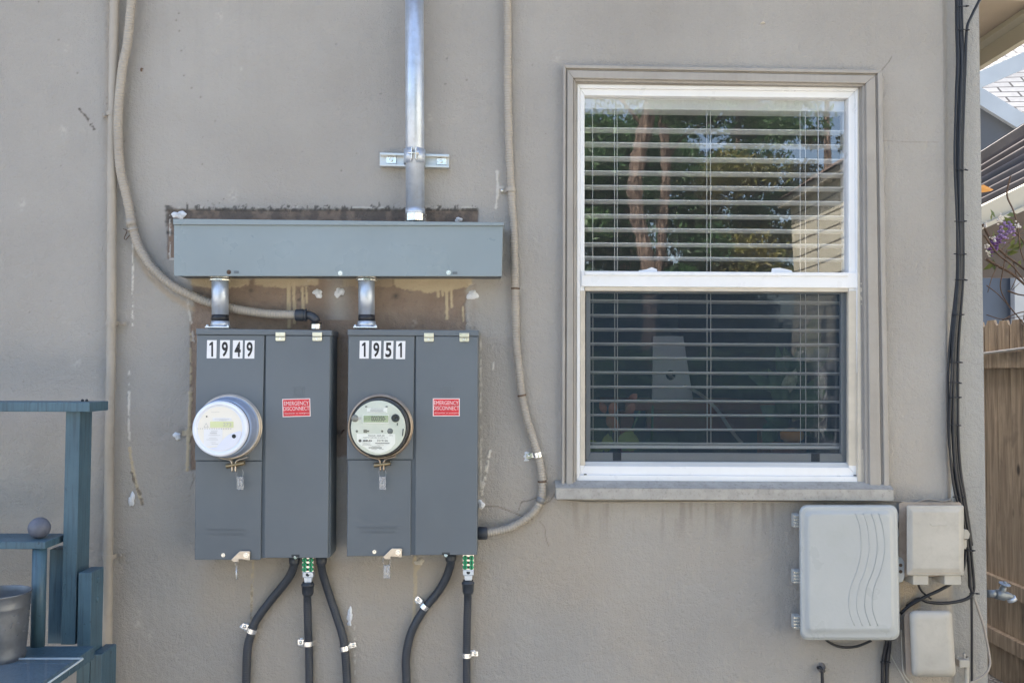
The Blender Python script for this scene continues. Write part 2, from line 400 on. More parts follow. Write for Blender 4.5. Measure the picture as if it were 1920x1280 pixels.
def stucco(detail=True):
    m = bpy.data.materials.new('taupe stucco'); m.use_nodes = True; n = N(m); p = n.n['Principled BSDF']
    base = n.mix(n.ramp(n.noise(1.6, 4), .3, .7), lin(.325,.305,.280), lin(.405,.385,.358))
    base = n.mix(n.ramp(n.noise(11, 5, .6), .4, .75, 0, .14), base, lin(.33,.30,.26))
    base = n.mix(n.ramp(n.noise(260, 2, .6), .72, .80, 0, .5), base, lin(.14,.12,.10))
    p.inputs['Roughness'].default_value = .62
    fine = n.noise(75, 5, .62)
    finer = n.noise(300, 3, .6)
    streak = n.noise(1, 4, .6, n.coord((34, 34, 9)))
    h = n.math('ADD', n.math('MULTIPLY', fine, 1.0), n.math('MULTIPLY', finer, .35))
    h = n.math('ADD', h, n.math('MULTIPLY', streak, .8))
    if detail:
        at = n.n.new('ShaderNodeVertexColor'); at.layer_name = 'wear'
        sp = n.n.new('ShaderNodeSeparateColor'); n.link(at.outputs[0], sp.inputs[0])
        at2 = n.n.new('ShaderNodeVertexColor'); at2.layer_name = 'wear2'
        sp2 = n.n.new('ShaderNodeSeparateColor'); n.link(at2.outputs[0], sp2.inputs[0])
        primer = n.mix(n.ramp(n.noise(16, 5), .3, .7), lin(.215,.150,.110), lin(.285,.215,.165))
        primer = n.mix(n.ramp(n.noise(60, 5), .55, .7, 0, .35), primer, lin(.13,.10,.085))
        base = n.mix(sp.outputs[0], base, primer)
        base = n.mix(sp.outputs[1], base, lin(.055,.050,.046))
        base = n.mix(sp.outputs[2], base, lin(.52,.43,.29))
        base = n.mix(sp2.outputs[0], base, lin(.66,.63,.58))
        base = n.mix(sp2.outputs[1], base, lin(.10,.085,.07))
        base = n.mix(sp2.outputs[2], base, lin(.40,.31,.21))
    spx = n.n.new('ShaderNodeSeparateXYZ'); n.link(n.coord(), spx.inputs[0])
    base = n.mix(n.ramp(spx.outputs[0], P(1780, 640).x, P(1790, 640).x, 0, .75), base, lin(.345,.345,.335))  # bluish sky light on the turned corner strip, put into its colour
    n.link(base, p.inputs['Base Color'])
    b = n.new('Bump', Strength=1, Distance=.0048); n.link(h, b.inputs['Height']); n.link(b.outputs[0], p.inputs['Normal']); return m
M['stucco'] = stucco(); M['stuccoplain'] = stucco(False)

# ------------------------------------------------------------------ ground
g = MB().add([(-60,-60,-.15),(60,-60,-.15),(60,60,-.15),(-60,60,-.15)], [(0,1,2,3)]).build('ground', M['ground']); tag(g, kind='structure')

# ------------------------------------------------------------------ house: stucco wall with its worn patches
house = thing('house', (0, 4, 0), 'taupe stucco house whose wall carries the meter panels and the window', 'house')
def vnoise(x, y, sc, seed):
    r = np.random.RandomState(seed); G = r.rand(256, 256)
    u = x/sc; v = y/sc; i = np.floor(u).astype(int); j = np.floor(v).astype(int); fu = u-i; fv = v-j
    fu = fu*fu*(3-2*fu); fv = fv*fv*(3-2*fv)
    a = G[i % 256, j % 256]; b = G[(i+1) % 256, j % 256]; c = G[i % 256, (j+1) % 256]; d = G[(i+1) % 256, (j+1) % 256]
    return (a*(1-fu)+b*fu)*(1-fv) + (c*(1-fu)+d*fu)*fv
def fbm(x, y, sc, seed, o=4):
    t = 0; a = .5; s = 0
    for k in range(o): t = t + a*vnoise(x, y, sc/2**k, seed+k); s += a; a *= .5
    return t/s
XL, XC, XS = P(-25, 640).x, P(1851.5, 640).x, P(1789, 640).x
ZB, ZT = P(960, 1310).z, P(960, -35).z
HX0, HX1 = P(1082, 530).x, P(1613, 530).x; HZ0, HZ1 = P(1350, 903).z, P(1350, 161).z
def sstep(a, b, t): t = np.clip((t-a)/(b-a), 0, 1); return t*t*(3-2*t)
def wall_mesh():
    st = .003
    xs = np.unique(np.concatenate([np.arange(XL, XC, st), [HX0, HX1, XC]])); zs = np.unique(np.concatenate([np.arange(ZB, ZT, st), [HZ0, HZ1, ZT]]))
    X, Z = np.meshgrid(xs, zs); px, py = to_px(X, 0*X, Z)
    # relief: the plasterer's waves, a rounded step at the corner strip
    Y = (fbm(X, Z, .35, 1, 3)-.5)*.006 + (fbm(X, Z*.7, .06, 9, 3)-.5)*.0028 + (fbm(X+Z*.5, Z, .018, 19, 2)-.5)*.0012
    Y = Y*sstep(0, .02, XC-X) + sstep(XS-.028, XS+.004, X)*.022
    e = fbm(px, py, 14, 40, 4)-.5; e2 = fbm(px, py, 5, 50, 3)-.5; e3 = fbm(px, py, 60, 60, 4)-.5
    def rect(x0, y0, x1, y1, soft=3., wob=10.):
        d = np.minimum(np.minimum(px-x0, x1-px), np.minimum(py-y0, y1-py)) + e*wob + e2*wob*.5
        return sstep(0, soft, d)
    def line(pts, wdt, wob=3., soft=2.):
        m = np.zeros_like(px)
        for (a, b), (c, d) in zip(pts[:-1], pts[1:]):
            dx, dy = c-a, d-b; L = dx*dx+dy*dy; t = np.clip(((px-a)*dx+(py-b)*dy)/L, 0, 1)
            dist = np.hypot(px-a-t*dx, py-b-t*dy) + e2*wob
            m = np.maximum(m, 1-sstep(wdt-soft*.5, wdt+soft*.5, dist))
        return m
    R_, G_, B_ = np.zeros_like(px), np.zeros_like(px), np.zeros_like(px)
    W_, K_, O_ = np.zeros_like(px), np.zeros_like(px), np.zeros_like(px)
    # bare primer: above and under the trough, round the panels
    R_ = np.maximum(R_, rect(313, 392, 898, 470, 3, 3)); R_ = np.maximum(R_, rect(312, 430, 340, 487, 3, 3))
    R_ = np.maximum(R_, rect(358, 520, 876, 640, 5, 8)*.95); R_ = np.maximum(R_, rect(355, 600, 380, 884, 3, 4))
    R_ = np.maximum(R_, rect(618, 600, 660, 860, 8, 10)*.8); R_ = np.maximum(R_, rect(876, 525, 900, 800, 20, 10)*.35)
    gap = 1 - np.exp(-((px-635)/22.)**2)*.75*(py < 600); R_ = R_*np.where((py > 520) & (py < 610), gap, 1)
    # mildew: a ragged band over the patch
    xin = sstep(305, 313, px+e*8)*(1-sstep(892, 901, px+e*8))
    thr = .40+(392-py)/(38.-10*sstep(420, 900, px)+60*e3); ff = fbm(px*1.3, py*.9, 6, 70, 4)
    G_ = np.maximum(G_, xin*(py < 396)*sstep(thr, thr+.16, ff)*.85)
    G_ = np.maximum(G_, rect(308, 384, 328, 442, 6, 10)*sstep(.3, .55, fbm(px, py, 10, 90, 4))*.85)
    G_ = np.maximum(G_, rect(309, 389, 898, 420, 4, 4)*(.25+.45*sstep(.3, .6, fbm(px, py, 14, 95, 4))))
    for cx, cy, s in ((553, 550, 5), (566, 549, 7), (560, 560, 4), (742, 555, 6), (470, 545, 4), (344, 812, 9), (632, 812, 9), (640, 552, 4)):
        G_ = np.maximum(G_, np.exp(-(((px-cx)**2+(py-cy)**2)/s**2))*.8*sstep(.35, .55, fbm(px, py, 6, 99, 3)))
    # cream old paint under the trough with its drips
    def hump(x0, x1, yb, amp):
        t = np.clip((px-x0)/(x1-x0), 0, 1); low = yb + amp*np.sin(np.pi*t)**.7 + e*9 + e2*5
        return sstep(0, 2.5, low-py)*sstep(519, 523, py)*sstep(x0, x0+6, px)*(1-sstep(x1-6, x1, px))
    B_ = np.maximum(B_, hump(355, 470, 534, 8)*.75); B_ = np.maximum(B_, hump(474, 600, 534, 6)*.8)
    B_ = np.maximum(B_, hump(735, 888, 532, 17)*.85); B_ = np.maximum(B_, hump(640, 740, 536, 3)*.4)
    for x, y0, y1, wd in ((541, 530, 612, 3), (551, 530, 604, 2.6), (567, 540, 582, 2.2), (574, 538, 567, 1.8), (821, 540, 556, 2), (829, 540, 553, 1.8), (837, 540, 597, 2.4), (846, 540, 575, 2), (868, 575, 602, 1.6)):
        B_ = np.maximum(B_, line([(x, y0), (x+1, y1)], wd*1.15, 2, 1.6)*.9)
    # flaking seams
    flake = sstep(.42, .5, fbm(px, py, 7, 120, 3)); flake2 = sstep(.36, .5, fbm(px, py, 10, 130, 3))
    W_ = np.maximum(W_, line([(318, 405), (318, 487)], 1.3, 3)*flake*.8); W_ = np.maximum(W_, line([(318, 485), (334, 486)], 1.2, 2))
    B_ = np.maximum(B_, line([(357, 620), (357, 740)], 1.5, 3)*flake); B_ = np.maximum(B_, line([(357, 735), (354, 810), (351, 880)], 3, 4)*.9)
    W_ = np.maximum(W_, line([(249, 455), (248, 610)], 1.5, 3)*flake); W_ = np.maximum(W_, line([(242, 695), (241, 800), (243, 830)], 1.8, 3)*flake2)
    B_ = np.maximum(B_, line([(243, 840), (249, 880), (257, 915), (266, 942)], 3, 4)*.9)
    K_ = np.maximum(K_, line([(247, 885), (252, 905), (262, 925), (268, 945)], 2.6, 4)*flake*.8)
    B_ = np.maximum(B_, line([(474, 1050), (472, 1105), (471, 1165)], 2.3, 3)*.8*flake2); K_ = np.maximum(K_, line([(472, 1080), (471, 1160)], 1.6, 3)*(1-flake)*.7)
    B_ = np.maximum(B_, line([(778, 1045), (779, 1100), (775, 1165)], 3.2, 4)*.85)
    B_ = np.maximum(B_, line([(779, 1070), (790, 1052)], 4, 5)*.8); B_ = np.maximum(B_, rect(340, 806, 366, 818, 3, 6)*.7)
    W_ = np.maximum(W_, line([(665, 1170), (666, 1300)], 1.3, 3)*flake*.8)
    W_ = np.maximum(W_, line([(932, 322), (934, 355), (930, 390)], 2.2, 4)*.8); W_ = np.maximum(W_, rect(930, 348, 946, 363, 2, 5)*.7)
    W_ = np.maximum(W_, line([(901, 640), (901, 960)], 1.6, 3)*flake2*.8); W_ = np.maximum(W_, line([(920, 835), (912, 880), (905, 915), (902, 945)], 3.2, 5)*flake)
    W_ = np.maximum(W_, line([(925, 680), (924, 692)], 1.5, 1)); W_ = np.maximum(W_, line([(350, 560), (358, 600), (362, 640)], 2, 4)*flake*.5)
    top = np.exp(-((py-389-e*2)/1.3)**2)*sstep(330, 340, px)*(1-sstep(890, 896, px)); W_ = np.maximum(W_, top*sstep(.60, .66, fbm(px, py, 13, 140, 3))*.7)
    # hairline cracks
    def crack(pts, wd=.9, a=.75): 
        nonlocal K_
        K_ = np.maximum(K_, line([(x+2*math.sin(i*2.3), y+1.5*math.cos(i*3.1)) for i, (x, y) in enumerate(pts)], wd, 1.2, 1.2)*a)
    crack([(905, 948), (930, 950), (950, 953), (962, 962), (980, 966), (1000, 975)]); crack([(972, 955), (976, 942), (995, 936), (1004, 934)])
    crack([(1018, 944), (1030, 940), (1040, 928), (1042, 918)]); crack([(1012, 975), (1020, 990), (1026, 1010), (1028, 1025)], .8, .6)
    crack([(1795, 672), (1815, 676), (1840, 682), (1856, 681)], .8, .6); crack([(1815, 917), (1835, 916), (1860, 912)], .9, .7); crack([(1812, 990), (1830, 989), (1845, 987)], .8, .5)
    crack([(360, 882), (362, 900), (358, 915)], .9, .5); crack([(1655, 262), (1700, 268), (1760, 266)], .7, .25); crack([(1652, 132), (1665, 118), (1674, 105)], .9, .6)
    # insect specks and smudges
    r = np.random.RandomState(3)
    K_ = np.maximum(K_, line([(148, 205), (158, 215), (168, 228), (177, 242)], 2.0, 5)*sstep(.4, .5, fbm(px, py, 5, 150, 2)))
    spots = [(145,137),(73,4),(110,75),(330,38),(335,25),(336,58),(340,95),(359,165),(376,182),(345,142),(640,320),(714,176),(838,110),(835,158),(875,150),(201,183),(201,195),(203,214),(204,251),(1432,420)]
    spots += [(r.uniform(0, 1850), r.uniform(0, 1280)) for _ in range(90)]
    for i, (cx, cy) in enumerate(spots):
        x0, z0 = 0, 0; s = 1.5 if i < 20 else r.uniform(.7, 1.5)
        sel = (np.abs(px-cx) < 6) & (np.abs(py-cy) < 6); K_[sel] = np.maximum(K_[sel], np.exp(-((px[sel]-cx)**2+(py[sel]-cy)**2)/s**2)*(.8 if i < 20 else .55))
    for i in range(34):
        cx, cy = r.uniform(-10, 1060), r.uniform(0, 1270); s = r.uniform(2, 9)
        sel = (np.abs(px-cx) < 30) & (np.abs(py-cy) < 30)
        W_[sel] = np.maximum(W_[sel], np.exp(-((px[sel]-cx)**2+((py[sel]-cy)*.7)**2)/s**2)*.28*sstep(.45, .6, fbm(px[sel], py[sel], 5, 170, 3)))
    # warm dirt where water runs along the pipes; warmer under the panels and lower down
    O_ = np.maximum(O_, np.exp(-((px-204)/7.)**2)*.35); O_ = np.maximum(O_, np.exp(-((px-201)/5.)**2)*(py > 700)*.4)
    O_ = np.maximum(O_, sstep(1040, 1060, py)*(1-sstep(1080, 1260, py))*sstep(340, 400, px)*(1-sstep(880, 960, px))*.35)
    O_ = np.maximum(O_, line([(252, 470), (275, 512), (315, 552), (360, 580)], 5, 5, 8)*.55)
    O_ = np.maximum(O_, rect(1684, 1080, 1730, 1150, 20, 20)*.8); O_ = np.maximum(O_, rect(1683, 1000, 1700, 1150, 8, 10)*.8); O_ = np.maximum(O_, rect(1730, 1085, 1815, 1140, 20, 20)*.35)
    O_ = np.maximum(O_, sstep(.35, .8, fbm(px, py, 260, 180, 3))*sstep(700, 1100, py)*.34)
    # run-off streaks under the sill and the trough
    runs = sstep(.45, .75, fbm(px, py*.08, 9, 200, 3))
    K_ = np.maximum(K_, runs*sstep(1043, 1055, px)*(1-sstep(1665, 1677, px))*sstep(936, 940, py)*(1-sstep(945, 1040, py))*.30)
    K_ = np.maximum(K_, runs*(1-sstep(60, 330, py))*sstep(.4, .8, fbm(px, py, 300, 210, 2))*.04)
    # relief of the stains: bare patch lies a touch deeper, old paint stands proud
    fade = sstep(0, .03, Z-ZB)*sstep(0, .03, ZT-Z)*sstep(0, .03, X-XL)
    R_, G_, B_, W_, K_, O_ = [q_*fade for q_ in (R_, G_, B_, W_, K_, O_)]; Y = Y*np.where(X > XS-.03, 1, fade)
    Y = Y + R_*.0025 - B_*.0016 - W_*.0022 + K_*.0006
    nz, nx = X.shape
    me = bpy.data.meshes.new('wall'); V = np.stack([X, Y, Z], -1).reshape(-1, 3)
    idx = np.arange(nx*nz).reshape(nz, nx); a = idx[:-1, :-1]; b = idx[:-1, 1:]; c = idx[1:, 1:]; d = idx[1:, :-1]
    cx = (xs[:-1]+xs[1:])/2; cz = (zs[:-1]+zs[1:])/2
    keep = ~((cx[None, :] > HX0) & (cx[None, :] < HX1) & (cz[:, None] > HZ0) & (cz[:, None] < HZ1))
    F = np.stack([a[keep], b[keep], c[keep], d[keep]], -1)
    # the rest of this wall and the sides of the house, coarse
    ex = []; ef = []; base = len(V)
    def quad(*p): ef.append([base+len(ex)+k for k in range(4)]); ex.extend(p)
    H = 3.27
    quad((-5, 0, -.15), (XL, 0, -.15), (XL, 0, H), (-5, 0, H)); quad((XL, 0, ZT), (XC, .022, ZT), (XC, .022, H), (XL, 0, H)); quad((XL, 0, -.15), (XC, .022, -.15), (XC, .022, ZB), (XL, 0, ZB))
    quad((XC, .022, -.15), (XC, 8, -.15), (XC, 8, H), (XC, .022, H)); quad((XC, 8, 0), (-5, 8, 0), (-5, 8, H), (XC, 8, H)); quad((-5, 8, 0), (-5, 0, 0), (-5, 0, H), (-5, 8, H))
    jd = .06
    quad((HX0, 0, HZ0), (HX0, jd, HZ0), (HX0, jd, HZ1), (HX0, 0, HZ1)); quad((HX1, jd, HZ0), (HX1, 0, HZ0), (HX1, 0, HZ1), (HX1, jd, HZ1))
    quad((HX0, 0, HZ1), (HX0, jd, HZ1), (HX1, jd, HZ1), (HX1, 0, HZ1)); quad((HX0, jd, HZ0), (HX0, 0, HZ0), (HX1, 0, HZ0), (HX1, jd, HZ0))
    V2 = np.concatenate([V, np.array(ex, float)]); F2 = np.concatenate([F, np.array(ef)])
    V2 = V2 - np.array([0, 4, 0])
    me.vertices.add(len(V2)); me.vertices.foreach_set('co', V2.astype(np.float32).ravel())
    me.loops.add(F2.size); me.loops.foreach_set('vertex_index', F2.astype(np.int32).ravel())
    me.polygons.add(len(F2)); me.polygons.foreach_set('loop_start', (np.arange(len(F2))*4).astype(np.int32))
    sm = np.ones(len(F2), bool); sm[len(F):] = False
    me.update(calc_edges=True); me.polygons.foreach_set('use_smooth', sm); me.validate()
    for nm, ch in (('wear', (R_, G_, B_)), ('wear2', (W_, K_, O_))):
        at = me.color_attributes.new(nm, 'FLOAT_COLOR', 'POINT')
        A = np.zeros((len(V2), 4), np.float32); A[:, 3] = 1
        for k in range(3): A[:len(V), k] = np.clip(ch[k], 0, 1).ravel()
        at.data.foreach_set('color', A.ravel())
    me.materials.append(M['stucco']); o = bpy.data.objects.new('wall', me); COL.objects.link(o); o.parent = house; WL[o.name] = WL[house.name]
wall_mesh()
# roof with its eave; the side eave runs back over the passage at the right
def roof():
    m = MB(); ov = .45; e = 3.27
    m.hexa([(-5.3,-.18,e),(XC+ov,-.18,e),(XC+ov,-.18,e+.12),(-5.3,-.18,e+.12)], [(-5.3,8.4,e),(XC+ov,8.4,e),(XC+ov,8.4,e+.12),(-5.3,8.4,e+.12)])  # unseen front eave kept low and short to let sun onto the yard
    m.add([(-5.3,-.18,e+.12),(XC+ov,-.18,e+.12),(XC+ov,8.4,e+.12),(-5.3,8.4,e+.12),(-5.3,4,e+2.2),(XC+ov,4,e+2.2)], [(0,1,5,4),(2,3,4,5),(1,2,5),(3,0,4)])  # unseen ridge raised so that the roof shades the fence
    m.build('roof', M['shinglebrown'], house)
roof()
# side eave (seen from below at the top right corner)
XE = 2.2
zs0 = PX(1881, 57, XE).z; zs1 = PX(1881, 98, XE).z
MB().box(XC+.002, XE, .9, 7.8, zs0, zs0+.05).build('soffit', M['soffit'], house)
MB().box(XE+.001, XE+.03, .9, 7.8, zs1, zs0+.14).build('fascia_board', M['fasciacream'], house)
MB().box(XE-.05, XE, .9, 7.8, zs0-.022, zs0-.001).build('soffit_trim', M['fasciacream'], house)
zt = PX(1855, 10, XC+.16).z
MB().box(XC+.002, XC+.16, .9, 7.8, zs0-.10, zs0-.001).build('frieze_board', M['fasciacream'], house)

# room behind the window
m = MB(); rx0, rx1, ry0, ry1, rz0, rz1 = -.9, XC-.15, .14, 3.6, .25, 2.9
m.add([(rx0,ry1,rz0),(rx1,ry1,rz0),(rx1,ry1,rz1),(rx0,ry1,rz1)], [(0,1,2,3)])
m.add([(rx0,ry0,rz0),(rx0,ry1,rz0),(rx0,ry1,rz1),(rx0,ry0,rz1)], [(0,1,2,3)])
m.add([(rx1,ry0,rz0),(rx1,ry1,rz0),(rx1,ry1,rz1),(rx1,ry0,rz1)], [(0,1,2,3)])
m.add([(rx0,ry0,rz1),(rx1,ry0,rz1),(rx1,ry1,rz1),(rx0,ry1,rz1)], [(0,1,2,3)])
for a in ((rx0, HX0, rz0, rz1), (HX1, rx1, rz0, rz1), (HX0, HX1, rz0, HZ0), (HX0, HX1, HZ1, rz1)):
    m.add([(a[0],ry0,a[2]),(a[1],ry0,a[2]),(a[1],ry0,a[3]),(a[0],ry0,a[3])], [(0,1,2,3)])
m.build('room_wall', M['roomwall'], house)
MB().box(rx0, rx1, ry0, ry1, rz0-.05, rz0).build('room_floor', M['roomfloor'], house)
# inner jamb lining and window stool
m = MB(); m.box(HX0-.02, HX0, .062, ry0+.002, HZ0, HZ1); m.box(HX1, HX1+.02, .062, ry0+.002, HZ0, HZ1); m.box(HX0-.02, HX1+.02, .062, ry0+.002, HZ1, HZ1+.02)
m.build('window_jamb', M['vinyl'], house)
MB().box(HX0-.02, HX1+.02, .062, .24, HZ0-.03, HZ0-.001).build('window_stool', M['vinyl'], house)

# ------------------------------------------------------------------ window (a part of the house)
paint = mat('taupe trim paint', lin(.335,.312,.285), .5, 0, .08, 7, .0006, 60, .4, lin(.27,.235,.2), .3, .12)
m = MB()
# casing: outer band, groove, inner band
A = dict(TL=(1056,121), TR=(1654,131), BL=(1053,914), BR=(1668,917)); Bq = dict(TL=(1079,152), TR=(1617,162), BL=(1079,914), BR=(1623,917))
def frame4(o, i, d, back, parts='TLRB'):
    if 'T' in parts: m.pq([i['TL'], i['TR'], o['TR'], o['TL']], d, back)
    if 'L' in parts: m.pq([o['BL'], i['BL'], i['TL'], o['TL']], d, back)
    if 'R' in parts: m.pq([i['BR'], o['BR'], o['TR'], i['TR']], d, back)
    if 'B' in parts: m.pq([o['BL'], o['BR'], i['BR'], i['BL']], d, back)
def lerpf(a, b, t): return {k: (a[k][0]+(b[k][0]-a[k][0])*t, a[k][1]+(b[k][1]-a[k][1])*t) for k in a}
frame4(A, lerpf(A, Bq, .22), .022, -.02, 'TLR'); frame4(lerpf(A, Bq, .22), lerpf(A, Bq, .34), .014, -.02, 'TLR')
frame4(lerpf(A, Bq, .34), lerpf(A, Bq, .82), .020, -.02, 'TLR'); frame4(lerpf(A, Bq, .82), Bq, .012, -.02, 'TLR')
m.build('window_casing', paint, house, .0025)
m = MB(); m.pq([(1042,936),(1676,939),(1676,917),(1042,914)], .040, -.02); m.pq([(1078,914),(1622,917),(1622,900),(1078,898)], .038, -.055)
sill = MB().pq([(1042,936),(1676,939),(1676,917),(1042,914)], .042, -.02)
p0, p1 = P(1042,914,.042), P(1676,917,.042)
sill.add([p0, p1, (p1.x, -.002, p1.z+.016), (p0.x, -.002, p0.z+.016), (p0.x, .03, p0.z+.012), (p1.x, .03, p1.z+.012)], [(0,1,2,3),(3,2,5,4)])
sill.build('window_sill', mat('weathered sill paint', lin(.36,.345,.32), .6, 0, .12, 30, .001, 80, .4, lin(.16,.15,.14), .55), house, .002)
# vinyl main frame
F0 = dict(TL=(1080,154), TR=(1616,160), BL=(1080,904), BR=(1622,907)); F1 = dict(TL=(1096,179), TR=(1591,184), BL=(1096,873), BR=(1592,876))
m = MB(); frame4(F0, lerpf(F0, F1, .45), -.004, -.06); frame4(lerpf(F0, F1, .45), F1, -.012, -.06)
wfm = m.build('window', M['vinyl'], house, .002)
m = MB(); m.pq([(1090,537),(1607,540),(1607,511),(1090,508)], -.006, -.05); m.pq([(1096,516),(1591,518),(1591,511),(1096,509)], -.002, -.01)
m.build('meeting_rail', M['vinyl'], wfm, .002)
m = MB(); m.pq([(1097,545),(1591,547),(1591,539.5),(1097,537.5)], -.010, -.05); m.pq([(1591,872),(1608,872),(1608,545),(1591,545)], -.009, -.05); m.pq([(1088,872),(1097,872),(1097,545),(1088,545)], -.011,-.05)
m.build('sash_stop', M['cream'], wfm, .001)
m = MB(); m.pq([(1608,905),(1622,907),(1617,161),(1609,170)], -.001, -.06); m.build('frame_edge_strip', M['cream'], wfm, .001)
m = MB(); m.pq([(1097,873),(1592,876),(1592,867),(1097,865)], -.016, -.05); m.build('lower_track', mat('grey track', lin(.42,.46,.52), .4), wfm, .001)
MB().q(1095,888,1100,890,-.0022,-.005).build('weep_hole', M['dark_gap'], wfm); MB().q(1601,890,1606,892,-.0022,-.005).build('weep_hole', M['dark_gap'], wfm)
def pane(pxs, d, matn, nm, par): 
    m = MB(); m.add([P(a, b, d) for a, b in pxs], [(0,1,2,3)]); return m.build(nm, matn, par)
pane([(1092,514),(1595,516),(1595,180),(1092,176)], -.030, M['glass'], 'upper_pane', wfm)
pane([(1096,866),(1593,868),(1593,540),(1096,538)], -.045, M['glasslow'], 'lower_pane', wfm)
pane([(1098,864),(1590,866),(1590,546),(1098,544)], -.022, M['screen'], 'insect_screen', wfm)
m = MB(); S0 = dict(TL=(1098,544), TR=(1590,546), BL=(1098,865), BR=(1591,867)); S1 = dict(TL=(1107,549), TR=(1577,551), BL=(1107,848), BR=(1577,850)); frame4(S0, S1, -.026, -.040)
m.build('screen_frame', M['screenframe'], wfm, .0015)
MB().q(1149,848,1165,863,-.0255,-.030).build('screen_clip', M['rubber'], wfm); MB().q(1521,850,1537,865,-.0255,-.030).build('screen_clip', M['rubber'], wfm)
# silicone smears on the upper pane
MB().pq([(1196,512),(1232,512),(1232,505),(1222,501),(1212,505),(1198,507)], -.026, -.03).build('rail_silicone', M['white'], wfm)
MB().pq([(1446,512),(1488,513),(1484,507),(1462,502),(1448,503)], -.026, -.03).build('rail_silicone', M['white'], wfm)

# blind behind the glass
bx0, bx1 = 1088, 1583; BD = -.068
blind = thing('window_blind', P(1335, 845, BD), 'white horizontal slat blind let down inside the window', 'blind')
pz = [244.4+26.6*k for k in range(23)]
for k, y in enumerate(pz):
    a = P(1335, y, BD); z = a.z; x0, x1 = P(bx0, y, BD).x, P(bx1, y, BD).x
    if k == 0:
        mm = MB(); N_ = 6; w_ = .036
        vs = []; 
        for t in np.linspace(-.5, .5, N_+1): vs += [(x0, -BD+t*w_, z - .003*(2*t)**2 - t*.0052), (x1, -BD+t*w_, z - .003*(2*t)**2 - t*.0052)]
        vs2 = [(v[0], v[1], v[2]-.0028) for v in vs]; nv = len(vs)
        fs = [(2*i, 2*i+1, 2*i+3, 2*i+2) for i in range(N_)] + [(nv+2*i+2, nv+2*i+3, nv+2*i+1, nv+2*i) for i in range(N_)]
        fs += [(0, nv, nv+1, 1), (2*N_, 2*N_+1, nv+2*N_+1, nv+2*N_)]
        mm.add(vs+vs2, fs, True); first = mm.build('slat', M['slat'], blind); z_first = z
    else:
        o = first.copy(); COL.objects.link(o); o.parent = blind; o.location = (0, 0, z-z_first); o.rotation_euler = (0, random.uniform(-.0022, .0022), 0); o.location.z += random.uniform(-.0008, .0008)
zh1 = P(1335, 172, BD).z; zh0 = P(1335, 212, BD).z
MB().box(x0, x1, -BD-.03, -BD+.03, zh0, zh1).build('headrail', M['slat'], blind, .002)
zb = P(1335, 831, BD).z; MB().box(x0, x1, -BD-.023, -BD+.023, zb-.014, zb-.004).build('bottom_rail', M['slat'], blind, .002)
for x in (1111, 1152, 1157, 1325, 1332, 1500, 1510, 1534):
    dd = BD+.025 if x != 1534 else BD+.04
    MB().tube([P(x, 200, dd), P(x+.5, 520, dd), P(x+1, 835, dd)], .0009, 6).build('cord', M['cord'], blind)

# ================================================================== fittings
def disc(mb, px, py, d, r_px, th=.003, seg=20):
    c = P(px, py, d); mb.cyl(c, c+Vector((0, th, 0)), S(r_px, d), seg=seg); return mb
def screw(px, py, d, r_px, mt, parent, name='screw'):
    """hex-head screw seen head on"""
    c = P(px, py, d); r = S(r_px, d); m = MB()
    m.lathe([(-.0035, .0001), (-.0035, r*.55), (-.003, r*.62), (0, r*.66)], c, (0,1,0), 6, False)
    m.lathe([(-.0006, .0001), (-.0006, r), (0, r*1.02), (.0012, r)], c, (0,1,0), 16, False)
    return m.build(name, mt, parent)
def text(body, px, py, d, h_px, w_px, mt, parent, name='lettering', rot=0., depth=.0004, bold=0., align='CENTER', font_sq=None):
    """flat letters, centred on the pixel, h_px tall and fitted to w_px wide"""
    cu = bpy.data.curves.new('t', 'FONT'); cu.body = body; cu.align_x = 'CENTER'; cu.align_y = 'CENTER'; cu.size = 1; cu.offset = bold; cu.resolution_u = 3
    o = bpy.data.objects.new('t', cu); COL.objects.link(o); dg = bpy.context.evaluated_depsgraph_get(); dg.update()
    me = bpy.data.meshes.new_from_object(o.evaluated_get(dg)); bpy.data.objects.remove(o); bpy.data.curves.remove(cu)
    n = len(me.vertices); A = np.empty(n*3); me.vertices.foreach_get('co', A); A = A.reshape(-1, 3)
    mn, mx = A.min(0), A.max(0); cc = (mn+mx)/2; ex = mx-mn
    X = (A[:,0]-cc[0])/ex[0]*S(w_px, d); Z = (A[:,1]-cc[1])/ex[1]*S(h_px, d)
    c = P(px, py, d); off = WL[parent.name] if parent is not None else Vector((0,0,0)); ca, sa = math.cos(rot), math.sin(rot)
    B = np.stack([c.x+X*ca-Z*sa-off.x, np.full(n, c.y-depth-off.y), c.z+X*sa+Z*ca-off.z], -1)
    me.vertices.foreach_set('co', B.astype(np.float32).ravel()); me.materials.clear(); me.materials.append(mt); me.update(); me.name = name
    b = bpy.data.objects.new(name, me); COL.objects.link(b); b.parent = parent; WL[b.name] = off
    return b
